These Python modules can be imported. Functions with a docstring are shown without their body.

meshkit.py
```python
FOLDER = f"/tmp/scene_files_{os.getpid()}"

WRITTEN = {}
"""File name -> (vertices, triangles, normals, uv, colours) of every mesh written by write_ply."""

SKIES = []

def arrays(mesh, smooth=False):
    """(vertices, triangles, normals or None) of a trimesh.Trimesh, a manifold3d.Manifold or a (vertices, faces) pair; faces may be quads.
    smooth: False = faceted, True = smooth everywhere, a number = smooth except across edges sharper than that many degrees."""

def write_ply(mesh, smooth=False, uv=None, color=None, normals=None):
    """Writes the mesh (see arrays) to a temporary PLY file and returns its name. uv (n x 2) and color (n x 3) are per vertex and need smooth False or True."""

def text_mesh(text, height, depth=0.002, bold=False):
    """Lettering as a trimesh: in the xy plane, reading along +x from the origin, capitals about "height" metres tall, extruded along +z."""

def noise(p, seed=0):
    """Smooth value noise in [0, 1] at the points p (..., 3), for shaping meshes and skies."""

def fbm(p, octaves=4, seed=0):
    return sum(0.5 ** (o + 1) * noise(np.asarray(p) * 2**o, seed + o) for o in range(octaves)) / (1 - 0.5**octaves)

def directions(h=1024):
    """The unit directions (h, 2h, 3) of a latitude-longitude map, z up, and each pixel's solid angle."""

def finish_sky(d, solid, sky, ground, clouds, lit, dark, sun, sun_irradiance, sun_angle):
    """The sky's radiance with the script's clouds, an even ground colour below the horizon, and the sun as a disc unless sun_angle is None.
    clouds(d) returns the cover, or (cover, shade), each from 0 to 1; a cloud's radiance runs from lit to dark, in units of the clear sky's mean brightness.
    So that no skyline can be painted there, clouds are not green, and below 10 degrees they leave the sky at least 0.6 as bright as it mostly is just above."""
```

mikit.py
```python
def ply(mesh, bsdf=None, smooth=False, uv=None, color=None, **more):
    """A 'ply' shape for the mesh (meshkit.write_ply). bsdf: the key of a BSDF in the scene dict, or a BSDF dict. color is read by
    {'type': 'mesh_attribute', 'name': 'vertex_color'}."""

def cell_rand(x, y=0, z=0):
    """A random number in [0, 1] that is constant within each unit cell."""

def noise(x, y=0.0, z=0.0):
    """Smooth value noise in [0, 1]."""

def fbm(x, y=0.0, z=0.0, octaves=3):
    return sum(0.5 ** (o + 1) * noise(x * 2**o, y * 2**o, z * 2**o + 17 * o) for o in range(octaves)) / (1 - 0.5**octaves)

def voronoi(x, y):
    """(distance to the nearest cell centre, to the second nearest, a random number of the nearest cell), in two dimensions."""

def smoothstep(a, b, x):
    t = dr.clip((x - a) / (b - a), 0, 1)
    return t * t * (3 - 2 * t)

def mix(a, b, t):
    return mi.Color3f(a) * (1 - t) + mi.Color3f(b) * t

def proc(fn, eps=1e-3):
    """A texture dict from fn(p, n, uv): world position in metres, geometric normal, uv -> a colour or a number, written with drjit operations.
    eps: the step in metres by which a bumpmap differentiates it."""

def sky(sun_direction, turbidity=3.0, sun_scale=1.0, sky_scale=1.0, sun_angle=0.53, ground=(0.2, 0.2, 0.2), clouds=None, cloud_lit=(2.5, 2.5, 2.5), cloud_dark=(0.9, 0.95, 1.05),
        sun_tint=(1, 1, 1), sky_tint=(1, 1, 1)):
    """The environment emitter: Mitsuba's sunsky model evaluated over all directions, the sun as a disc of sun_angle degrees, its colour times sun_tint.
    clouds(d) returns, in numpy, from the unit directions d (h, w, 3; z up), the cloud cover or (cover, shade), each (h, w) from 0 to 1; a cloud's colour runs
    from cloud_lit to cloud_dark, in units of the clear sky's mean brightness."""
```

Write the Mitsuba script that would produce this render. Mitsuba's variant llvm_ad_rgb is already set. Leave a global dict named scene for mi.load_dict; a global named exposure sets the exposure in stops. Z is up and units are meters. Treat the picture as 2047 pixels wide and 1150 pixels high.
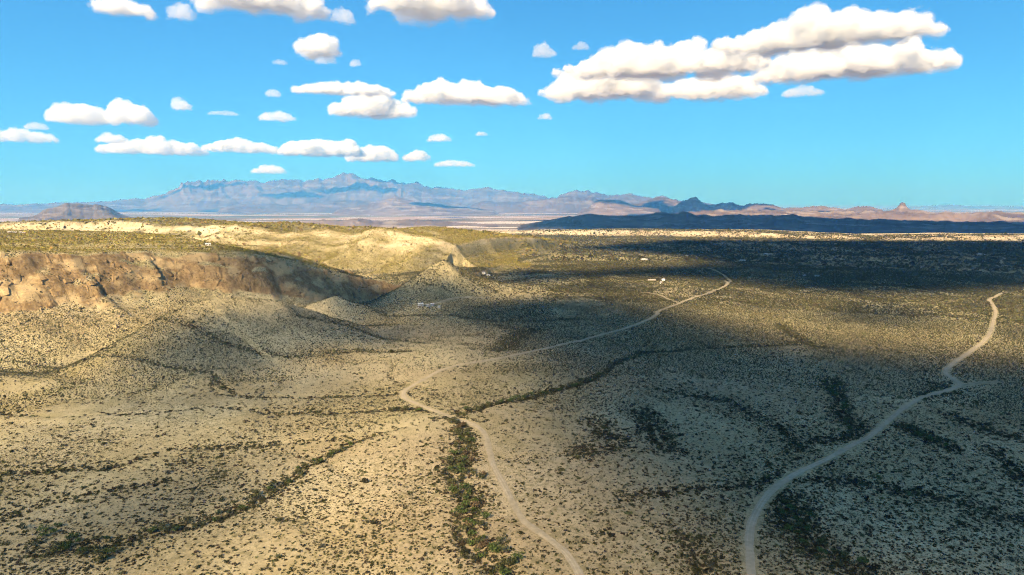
import math, random
import numpy as np
import drjit as dr
import mitsuba as mi
import mikit, meshkit
from mikit import noise as tnoise, fbm as tfbm, smoothstep, mix, voronoi, cell_rand
from scipy import ndimage
from scipy.spatial import cKDTree
import shapely
import shapely.geometry as sg

T = mi.ScalarTransform4f
rng = np.random.default_rng(7)
random.seed(7)
scene, labels = {}, {}

# ------------------------------------------------------------------ camera, sky, haze, exposure
CAM_Z, FOC, CX, CY, PITCH = 120.0, 1365.0, 1023.5, 575.0, math.radians(6.85)
scene['camera'] = {
    'type': 'perspective', 'fov': 2 * math.degrees(math.atan(1023.5 / FOC)), 'fov_axis': 'x',
    'near_clip': 1.0, 'far_clip': 300000.0,
    'to_world': T().look_at(origin=[0, 0, CAM_Z], target=[0, math.cos(PITCH), CAM_Z - math.sin(PITCH)], up=[0, 0, 1]),
    'medium': {'type': 'ref', 'id': 'haze_air'}}
SUN = np.array([-0.33, -0.79, 0.53]); SUN /= np.linalg.norm(SUN)
scene['sky'] = mikit.sky(SUN.tolist(), turbidity=2.5, sun_scale=1.0, sky_scale=0.60, sun_angle=0.65, ground=(0.24, 0.2, 0.14),
                         sky_tint=(0.26, 0.775, 1.14), sun_tint=(1.0, 0.985, 0.90))
exposure = 3.1
HAZE_TOP, HAZE_BOTTOM, HAZE_R, HAZE_SIGMA = 1560.0, -113.5, 66000.0, [1.7e-5, 2.7e-5, 4.6e-5]
scene['haze_air'] = {'type': 'homogeneous', 'albedo': {'type': 'rgb', 'value': [0.27, 0.70, 1.0]},
                     'sigma_t': {'type': 'rgb', 'value': HAZE_SIGMA}, 'phase': {'type': 'hg', 'g': 0.0}}


# ------------------------------------------------------------------ measuring the photograph: pixel -> place
def ray(px, py):
    px, py = np.asarray(px, float), np.asarray(py, float)
    dx, dn = (px - CX) / FOC, (py - CY) / FOC
    y = math.cos(PITCH) - dn * math.sin(PITCH)
    z = -math.sin(PITCH) - dn * math.cos(PITCH)
    return np.stack([dx, y, z], -1)


def at(px, py, z=0.0):
    """ground point (x, y) seen at a pixel of the photograph, for a ground height z"""
    d = ray(px, py)
    t = (z - CAM_Z) / d[..., 2]
    return d[..., :2] * t[..., None]


def at_dist(px, py, dist):
    """x, y, z of what is seen at a pixel at a horizontal distance"""
    d = ray(px, py)
    t = dist / np.hypot(d[..., 0], d[..., 1])
    return np.stack([d[..., 0] * t, d[..., 1] * t, CAM_Z + d[..., 2] * t], -1)


def nz(x, y, scale, octaves=4, seed=0):
    """fbm in [-1, 1] with features of about "scale" metres"""
    x = np.asarray(x, float)
    return 2 * meshkit.fbm(np.stack([x / scale, np.asarray(y, float) / scale, np.zeros_like(x) + 0.37 * seed], -1), octaves, seed) - 1


def ridged(x, y, scale, octaves=4, seed=0):
    out, w = 0, 1.0
    for o in range(octaves):
        n = meshkit.noise(np.stack([x / scale * 2 ** o, y / scale * 2 ** o, np.zeros_like(x) + 3.1 * seed], -1), seed + o)
        out = out + w * (1 - np.abs(2 * n - 1)); w *= 0.5
    return out / (2 - 0.5 ** (octaves - 1))


def sstep(a, b, x):
    t = np.clip((x - a) / (b - a), 0, 1)
    return t * t * (3 - 2 * t)


def smax(a, b, k):
    h = np.clip(0.5 + 0.5 * (a - b) / k, 0, 1)
    return b + (a - b) * h + k * h * (1 - h)


def polyline(P, x, y):
    """signed distance (positive on the left of the direction of travel), and arc length, of the nearest point of a polyline"""
    P = np.asarray(P, float)
    best = np.full(np.shape(x), 1e18); sgn = np.zeros(np.shape(x)); arc = np.zeros(np.shape(x)); at_ = 0.0
    for (x0, y0), (x1, y1) in zip(P[:-1], P[1:]):
        L = math.hypot(x1 - x0, y1 - y0); ux, uy = (x1 - x0) / L, (y1 - y0) / L
        t = np.clip((x - x0) * ux + (y - y0) * uy, 0, L)
        dx, dy = x - x0 - t * ux, y - y0 - t * uy
        d2 = dx * dx + dy * dy
        near = d2 < best - 1e-9
        c = ux * dy - uy * dx
        best = np.where(near, d2, best); sgn = np.where(near, np.where(c >= 0, 1.0, -1.0), sgn); arc = np.where(near, at_ + t, arc)
        at_ += L
    return np.sqrt(best) * sgn, arc


def arcs(P):
    P = np.asarray(P, float)
    return np.concatenate([[0], np.cumsum(np.hypot(*np.diff(P, axis=0).T))])


def smooth_line(P, step):
    """Catmull-Rom through the points, resampled about every step metres"""
    P = np.asarray(P, float)
    Q = np.vstack([2 * P[0] - P[1], P, 2 * P[-1] - P[-2]])
    out = []
    for i in range(1, len(Q) - 2):
        n = max(2, int(np.linalg.norm(Q[i + 1] - Q[i]) / step))
        t = np.linspace(0, 1, n, endpoint=False)[:, None]
        a, b, c, d = Q[i - 1], Q[i], Q[i + 1], Q[i + 2]
        out.append(0.5 * ((2 * b) + (c - a) * t + (2 * a - 5 * b + 4 * c - d) * t ** 2 + (3 * b - a - 3 * c + d) * t ** 3))
    return np.vstack(out + [P[-1:]])


# ------------------------------------------------------------------ the lie of the land
MESA_RIM = np.array([(-1600, 60), (-950, 380), (-580, 520), (-450, 598), (-422, 660), (-382, 716), (-305, 765), (-250, 805), (-186, 838), (-144, 885), (-124, 945)], float)
MESA_ARC = arcs(MESA_RIM)
MESA_TOP = np.array([90, 88, 85, 82, 76, 73, 68.5, 54, 33, 20, 6], float)
MESA_FOOT = np.array([45, 42, 36, 34, 39, 41, 31, 16, 5, 2, 0], float)
RIDGE_RIM = np.array([(-2600, 1500), (-1500, 1640), (-930, 1610), (-730, 1500), (-577, 1450), (-470, 1400), (-393, 1385), (-315, 1350), (-242, 1310), (-165, 1275), (-108, 1245)], float)
RIDGE_ARC = arcs(RIDGE_RIM)
RIDGE_TOP = np.array([72, 66, 84, 70, 76, 63, 68, 59, 73, 61, 46], float)


WASHES = [  # (half width m, strength, line in the photograph)
    (6, 1.0, [(1010, 1180), (970, 1130), (940, 1090), (930, 1050), (945, 1020), (925, 985), (905, 950), (930, 900), (930, 850), (905, 830)]),
    (4, 0.9, [(900, 830), (950, 822), (1010, 805), (1080, 790), (1150, 772), (1210, 745), (1230, 725), (1290, 705), (1380, 700), (1500, 692), (1600, 690)]),
    (3, 0.6, [(905, 830), (830, 822), (760, 822), (650, 832), (560, 832), (430, 818), (300, 830), (150, 840), (0, 835)]),
    (2.5, 0.7, [(0, 738), (160, 745), (300, 752), (420, 757), (470, 795), (600, 803), (720, 797), (820, 790)]),
    (2.5, 0.5, [(420, 757), (430, 790), (500, 800)]),
    (4, 0.7, [(870, 842), (760, 872), (700, 895), (620, 932), (560, 968), (500, 1012), (400, 1055), (240, 1085), (60, 1110)]),
    (4, 0.6, [(0, 1045), (120, 1002), (250, 978), (340, 960)]),
    (3.5, 0.6, [(0, 948), (200, 942), (300, 915), (350, 898), (440, 898), (600, 890), (700, 880)]),
    (4, 0.6, [(300, 700), (450, 720), (600, 728), (700, 715), (820, 705)]),
    (4, 0.5, [(600, 690), (700, 680), (850, 690)]),
    (5, 0.9, [(1560, 648), (1590, 672), (1620, 690), (1650, 697)]),
    (6, 0.8, [(1660, 760), (1680, 800), (1690, 835), (1710, 870), (1640, 880)]),
    (5, 0.8, [(1800, 850), (1850, 872), (1900, 893)]),
    (5, 0.7, [(1905, 830), (1960, 855), (2047, 880), (2100, 890)]),
    (5, 0.6, [(1990, 900), (2047, 960)]),
    (7, 0.8, [(1580, 1000), (1600, 1060), (1640, 1100), (1730, 1150)]),
    (7, 0.7, [(1380, 1090), (1400, 1120), (1410, 1160)]),
    (8, 0.7, [(1180, 840), (1215, 870), (1240, 890), (1160, 910)]),
    (8, 0.7, [(1290, 830), (1320, 870), (1330, 900)]),
    (9, 0.7, [(1000, 700), (1030, 680), (1060, 662)]),
    (7, 0.7, [(1850, 790), (1900, 780), (1870, 770)]),
    (6, 0.5, [(1250, 1000), (1400, 980), (1560, 960), (1700, 960), (1900, 1000), (2080, 1050)]),
    (6, 0.5, [(1330, 780), (1450, 800), (1560, 850), (1600, 900)]),
    (5, 0.6, [(750, 636), (900, 632), (1000, 645), (1160, 640)]),
]
WASH_LINES = [(w, st, np.array([at(px, py, 0) for px, py in pix])) for w, st, pix in WASHES]


def wash_field(x, y, widen=1.0):
    out = np.zeros(x.shape)
    for w, st, P in WASH_LINES:
        lo, hi = P.min(0) - 6 * w, P.max(0) + 6 * w
        m = (x > lo[0]) & (x < hi[0]) & (y > lo[1]) & (y < hi[1])
        if m.any():
            d = np.abs(polyline(P, x[m] + 5 * nz(x[m], y[m], 30, 2, 501), y[m] + 5 * nz(x[m], y[m], 30, 2, 502))[0])
            out[m] = np.maximum(out[m], st * np.exp(-(d / (w * widen)) ** 2))
    return out


def rills(x, y):
    """small branching drainage lines, 0 to 1"""
    a = ridged(x * 0.8 + 30 * nz(x, y, 130, 3, 31), y * 0.45 + 26 * nz(x, y, 95, 3, 32), 70, 2, 33)
    b = ridged(x * 0.7 + 18 * nz(x, y, 60, 3, 34), y * 0.7 + 18 * nz(x, y, 60, 3, 35), 38, 1, 30)
    return np.clip(sstep(0.70, 0.92, a) + 0.6 * sstep(0.86, 0.98, b), 0, 1)


def h_plain(x, y):
    r = np.hypot(x, y)
    low = -95 * sstep(2750, 5200, r) - 10 * sstep(9000, 40000, r)
    und = 2.2 * nz(x, y, 260, 3, 3) + 0.7 * nz(x, y, 60, 3, 5)
    fan = 6 * np.exp(-np.maximum(polyline(MESA_RIM, x, y)[0] * -1, 0) / 190.0) * (y < 1600)
    far = sstep(2400, 4200, r) * (9 * nz(x, y, 900, 4, 8) + 16 * np.maximum(ridged(x, y, 1500, 4, 12) - 0.62, 0) * 2.2)
    rill = -0.8 * rills(x, y) * (r < 3000) - 1.2 * wash_field(x, y, 0.6)
    return und * (1 - 0.3 * sstep(1500, 3000, r)) + fan + low + far + rill


def h_mesa(x, y):
    wx = x + 9 * nz(x, y, 48, 4, 21); wy = y + 9 * nz(x, y, 48, 4, 22)
    s, a = polyline(MESA_RIM, wx, wy)
    top = np.interp(a, MESA_ARC, MESA_TOP); foot = np.interp(a, MESA_ARC, MESA_FOOT)
    tall = sstep(6, 30, top - foot)
    foot = foot * (1 + 0.16 * nz(a, 0 * a, 75, 3, 40) * tall)
    # buttresses and clefts of the cliff: the rim moves in and out along its length
    leftness = sstep(MESA_ARC[6], MESA_ARC[3] + 40, a)
    butt = 26 * leftness * (ridged(a + 10 * nz(x, y, 60, 2, 42), 0 * a, 105, 2, 41) - 0.55) + 9 * nz(x, y, 34, 3, 43) + 5 * (ridged(a, 0.1 * s, 24, 3, 39) - 0.5)
    chute = sstep(0.86, 0.97, ridged(a + 9 * nz(x, y, 40, 2, 49), 0 * a, 120, 1, 38))
    gully = ridged(a + 9 * nz(x, y, 30, 2, 44), 0 * a, 46, 2, 45)
    width = (top - foot) / 1.2 * (1 + 0.25 * nz(x, y, 90, 2, 37)) + 3
    c = s + butt * tall - 5 * chute * tall
    u = np.clip((c + width) / (width * 1.55), 0, 1)          # 0 at the cliff foot, 1 behind the rounded brow
    ledge = 0.05 * np.sin(u * 11 + 4 * nz(x, y, 40, 2, 46)) * u * (1 - u) * 3
    S = np.clip(1 - (1 - u) ** 1.9 + ledge, 0, 1.02)
    cliff = foot + (top - foot) * S
    d = np.maximum(-(c + width), 0)                          # metres out from the cliff foot
    talus = foot * np.exp(-d / np.maximum(1.9 * foot, 12)) - 0.9 - 4.5 * (1 - gully) * np.exp(-d / 70.0) * np.minimum(d / 25, 1) * sstep(4, 25, foot) + 1.2 * nz(x, y, 22, 3, 36) * np.exp(-d / 60.0)
    plateau = top + 0.012 * np.maximum(c, 0) + 2.6 * nz(x, y, 80, 4, 47) * sstep(0, 60, c)
    h = np.where(c < -width, talus, np.where(c < 0.55 * width, cliff, plateau))
    # the back of the mesa falls to the valley in front of the second ridge
    back = polyline([(-2500, 960), (-900, 1110), (-620, 1070), (-390, 985), (-235, 950), (-90, 1000)], wx, wy)[0]
    return np.minimum(h, np.where(back > 0, 86 - 0.34 * back, 86 - 0.05 * back) + 3 * nz(x, y, 60, 3, 48))


def h_ridge(x, y):
    wx = x + 12 * nz(x, y, 80, 3, 51); wy = y + 12 * nz(x, y, 80, 3, 52)
    s, a = polyline(RIDGE_RIM, wx, wy)
    top = np.interp(a, RIDGE_ARC, RIDGE_TOP)
    spur = ridged(a + 20 * nz(x, y, 75, 3, 53), 0 * a + s * 0.04, 125, 2, 54) ** 1.6
    run = 45 + 210 * spur                                     # spurs reach far out, hollows cut back
    u = np.clip(-s / run, 0, 4)
    gul = ridged(a + 8 * nz(x, y, 30, 2, 50), s * 0.12, 42, 3, 57)
    front = top * np.clip(np.exp(-1.7 * u) * 1.10 - 0.10 * sstep(0, 1.4, u), 0, 1) - (7 * (1 - spur) + 8.0 * (1 - gul)) * np.exp(-u) * np.minimum(u * 5, 1) + 1.3 * nz(x, y, 14, 3, 58) * np.exp(-u)
    front = front + 3.5 * np.exp(-((u - 0.22 - 0.1 * nz(x, y, 60, 2, 59)) / 0.05) ** 2)
    cap = 9.0 * np.maximum(ridged(a, s * 0.3, 60, 3, 55) - 0.42, 0) * np.exp(-(s / 11.0) ** 2) * 1.6
    back = top + 0.018 * np.minimum(s, 250) - 0.085 * np.maximum(s - 160, 0) + 4.5 * (ridged(x * 0.8 + y * 0.35, x * -0.25 + y, 150, 3, 56) - 0.5) * sstep(0, 120, s)
    end, _ = polyline([(-106, 1238), (-88, 1300), (10, 1560), (170, 2050), (330, 2700)], wx, wy)       # positive on the left: the ridge's side
    side = np.where(end > 0, 500.0, np.interp(-end, [0, 16, 40, 110, 300], [0, -22, -36, -50, -80]))
    h = np.where(s < 0, front, back) + cap
    return np.where(end > 0, h, h + side)


def knoll(x, y, crest, r_left, r_right, seed, sharp=1.5, rill=0.2):
    """a hill under a crest line of (x, y, z); r_left and r_right are how far its flanks reach on either side of the line"""
    C = np.array(crest, float); rm = min(r_left, r_right)
    wx = x + 0.16 * rm * nz(x, y, rm * 0.8, 3, seed); wy = y + 0.16 * rm * nz(x, y, rm * 0.8, 3, seed + 1)
    s, a = polyline(C[:, :2], wx, wy)
    top = np.interp(a, arcs(C[:, :2]), C[:, 2])
    r = np.where(s > 0, r_left, r_right)
    ends = sstep(0, 1, a / max(arcs(C[:, :2])[-1], 1))
    g = ridged(a * 0.9 + 6 * nz(x, y, 20, 2, seed + 3), 0.15 * s + 0 * a, 26, 3, seed + 2)
    k = np.clip(np.abs(s) / r, 0, 3)
    body = np.where(k < 1, 1 - k ** sharp, 0) * 0.82 + 0.18 * np.exp(-2.2 * k * k)
    return top * (body - rill * (1 - g) * np.minimum(k * 1.6, 1) * np.exp(-k)) + 0.5 * nz(x, y, 9, 2, seed + 4) * body - 1.0 - 3 * sstep(0.9, 1.6, k)


HILLS = [
    ('hill', 'rounded grey hill dotted with dark shrubs, in front of the mesa cliff', [(-300, 452, 5), (-292, 478, 13), (-287, 520, 23), (-282, 560, 31), (-270, 592, 37), (-240, 606, 38), (-204, 608, 34), (-172, 622, 19), (-140, 640, 6)], 50, 125, 61, 1.25),
    ('hill_001', 'small rounded shrub-dotted hill in the mouth of the valley beside the cone-shaped hill', [(-206, 712, 19), (-188, 724, 24), (-172, 720, 17)], 40, 50, 64, 1.5),
    ('hill_002', 'pale cone-shaped hill with a long left shoulder, in front of the end of the far ridge', [(-160, 768, 3), (-143, 815, 14), (-116, 874, 33), (-92, 914, 47), (-70, 936, 34), (-40, 962, 17), (-5, 1000, 6)], 44, 88, 67, 1.0),
    ('hill_003', 'low golden sunlit rise at the left edge of the picture', [(-420, 470, 16), (-345, 440, 11), (-290, 420, 4)], 45, 60, 70, 1.5),
]


def h_bench(x, y):
    """pale badland bluffs that face the camera across the far side of the plain"""
    front, a = polyline([(-900, 3050), (-150, 3000), (350, 2780), (900, 2620), (1150, 2500), (1300, 2420), (1800, 2330), (2400, 2300), (3400, 2100)], x + 40 * nz(x, y, 150, 3, 81), y + 40 * nz(x, y, 150, 3, 82))
    g = ridged(a + 20 * nz(x, y, 80, 2, 83), 0 * a, 60, 3, 84)
    up = np.interp(a, [0, 700, 1300, 1900, 2180, 2300, 2420, 2700, 5000], [2, 10, 22, 22, 12, 5, 12, 22, 22])
    rise = sstep(-70 * (0.4 + g), 12, front)
    return up * rise * (1 - sstep(420, 1500, front)) - 3


def height(x, y):
    """(height, which landform is on top)"""
    x, y = np.asarray(x, float), np.asarray(y, float)
    base = h_plain(x, y)
    trough = np.abs(polyline([(-370, 440), (-338, 500), (-330, 570), (-316, 640), (-250, 690), (-200, 690), (-150, 690)], x, y)[0])
    base = base - 4 * np.exp(-(trough / 30) ** 2)
    out = base.copy(); who = np.zeros(x.shape, int)
    near = (y > -200) & (y < 3400) & (x > -4200) & (x < 700)
    xs, ys = x[near], y[near]
    if xs.size:
        for k, f in enumerate((h_mesa, h_ridge), 1):
            h = f(xs, ys)
            b = out[near]
            fade = sstep(-3300, -1500, xs)
            h = h * np.maximum(fade, 0.35) if k == 2 else h
            who[near] = np.where(h > b + 1.0, k, who[near])
            out[near] = smax(h, b, 2.0 + 1.5 * (k == 2)) - 0.0
        for k, (_, _, crest, rl, rr_, seed, sharp) in enumerate(HILLS, 3):
            h = base[near] * 0.6 + knoll(xs, ys, crest, rl, rr_, seed, sharp)
            b = out[near]
            who[near] = np.where(h > b + 0.3, k, who[near])
            out[near] = smax(h, b, 2.5)
    far = (y > 1700) & (np.hypot(x, y) < 5000)
    if far.any():
        h = h_bench(x[far], y[far]); h = np.where(h > 0.01, h, -50) 
        b = out[far]; lift = np.maximum(h, 0)
        who[far] = np.where((lift > 2.0) & (who[far] == 0), 20, who[far])
        out[far] = b + lift * (who[far] != 2)
    return out, who


# the mesh of the ground: rings round the point below the camera, closer where the land is seen from near by
r_rows = np.concatenate([np.linspace(12, 170, 18, endpoint=False), np.linspace(170, 440, 80, endpoint=False), np.linspace(440, 1000, 230, endpoint=False), np.linspace(1000, 1750, 170, endpoint=False),
                         np.geomspace(1750, 5200, 130, endpoint=False), np.geomspace(5200, 64500, 90)])
th = np.radians(np.concatenate([np.arange(-39.5, 39.51, 0.15), np.arange(42, 318.1, 6.0)]))
NR, NT = len(r_rows), len(th)
RR, TH = np.meshgrid(r_rows, th, indexing='ij')
GX, GY = RR * np.sin(TH), RR * np.cos(TH)
GZ, WHO = height(GX, GY)
WHO[:, np.abs(np.degrees(th)) > 40] = np.where(WHO[:, np.abs(np.degrees(th)) > 40] > 2, 0, WHO[:, np.abs(np.degrees(th)) > 40])
n_front = int((np.degrees(th) < 40).sum())


def ground_z(x, y):
    """height of the ground's mesh at points within the finely meshed sector"""
    r, t = np.hypot(x, y), np.arctan2(x, y)
    i = np.clip(np.interp(r, r_rows, np.arange(NR)), 0, NR - 1.001); j = np.clip(np.interp(t, th[:n_front], np.arange(n_front)), 0, n_front - 1.001)
    a, b = i.astype(int), j.astype(int); u, v = i - a, j - b
    return (GZ[a, b] * (1 - u) * (1 - v) + GZ[a + 1, b] * u * (1 - v) + GZ[a, b + 1] * (1 - u) * v + GZ[a + 1, b + 1] * u * v)


def ground_who(x, y):
    r, t = np.hypot(x, y), np.arctan2(x, y)
    i = np.rint(np.interp(r, r_rows, np.arange(NR))).astype(int); j = np.rint(np.interp(t, th[:n_front], np.arange(n_front))).astype(int)
    return WHO[i, j], i, j


HIT_R = np.geomspace(185, 14000, 2600)


def hit(px, py):
    """x, y, z of the land seen at a pixel of the photograph"""
    d = ray(px, py); d = d / np.hypot(d[0], d[1])
    zz = CAM_Z + d[2] * HIT_R
    below = np.flatnonzero(zz < ground_z(d[0] * HIT_R, d[1] * HIT_R))
    r = HIT_R[below[0]] if len(below) else HIT_R[-1]
    return np.array([d[0] * r, d[1] * r, CAM_Z + d[2] * r])


# slope and rock mask, for colour
dzr = np.gradient(GZ, axis=0) / np.gradient(RR, axis=0)
dzt = np.zeros_like(GZ); dzt[:, :n_front] = np.gradient(GZ[:, :n_front], axis=1) / (np.gradient(TH[:, :n_front], axis=1) * RR[:, :n_front])
SLOPE = np.hypot(dzr, dzt)
ROCK = np.where(WHO == 1, sstep(0.55, 0.74, SLOPE + 0.12 * nz(GX, GY, 16, 3, 91)), 0.0)
CAPS = np.where(WHO == 2, sstep(0.5, 0.85, SLOPE + 0.2 * nz(GX, GY, 20, 2, 92)) * sstep(28, 52, GZ), 0.0)
# crags: the bare rock of the cliff stands out and falls back
CN = np.stack([-dzr * np.sin(TH) - dzt * np.cos(TH), -dzr * np.cos(TH) + dzt * np.sin(TH), np.ones_like(GZ)], -1); CN /= np.linalg.norm(CN, axis=-1, keepdims=True)
crag = ROCK * (1.8 * (ridged(GX, GY + GZ * 0.6, 15, 3, 93) - 0.5) + 1.6 * nz(GX, GZ * 1.4 + GY, 6, 2, 94))
PX, PY, PZ = GX + CN[..., 0] * crag, GY + CN[..., 1] * crag, GZ + CN[..., 2] * crag

idx = np.arange(NR * NT).reshape(NR, NT)
jn = np.arange(1, NT + 1) % NT
A, B, C, D = idx[:-1, :], idx[1:, :], idx[1:, jn], idx[:-1, jn]
QUADS = np.stack([A, B, C, D], -1)
QWHO = np.maximum(np.maximum(WHO[:-1, :], WHO[1:, :]), np.maximum(WHO[1:, jn], WHO[:-1, jn]))
V = np.stack([PX, PY, PZ], -1).reshape(-1, 3)


def vertex_normals(V, F):
    n = np.zeros_like(V); c = np.cross(V[F[:, 1]] - V[F[:, 0]], V[F[:, 2]] - V[F[:, 0]])
    for k in range(3):
        np.add.at(n, F[:, k], c)
    return n / np.maximum(np.linalg.norm(n, axis=1, keepdims=True), 1e-12)


ALLF = QUADS.reshape(-1, 4); ALLF = np.vstack([ALLF[:, [0, 3, 2]], ALLF[:, [0, 2, 1]]])
VN = vertex_normals(V, ALLF)
VN *= np.sign(VN[:, 2:3] + 1e-9)
TOPG = np.where(WHO == 1, sstep(0.55, 0.2, SLOPE) * sstep(45, 62, GZ), np.where(WHO == 2, 0.75 - 0.45 * CAPS, 0.0))               # grass on the mesa's top
UVD = np.stack([ROCK.ravel() - TOPG.ravel(), np.clip((WHO == 20) + 0.7 * CAPS, 0, 1).ravel()], -1)


def ply_raw(V, F, N, uv=None, color=None, bsdf=None):
    path = meshkit.write_ply((V, F), False, uv, color, normals=N)
    d = {'type': 'ply', 'filename': path, 'face_normals': N is None}
    if bsdf: d['bsdf'] = {'type': 'ref', 'id': bsdf}
    return d


def add_land(name, mask, label, bsdf='land'):
    q = QUADS[mask]
    f = np.vstack([q[:, [0, 3, 2]], q[:, [0, 2, 1]]])
    used, inv = np.unique(f, return_inverse=True)
    scene[name] = ply_raw(V[used], inv.reshape(f.shape), VN[used], UVD[used], None, bsdf)
    labels[name] = {'label': label, 'kind': 'structure'}


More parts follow.
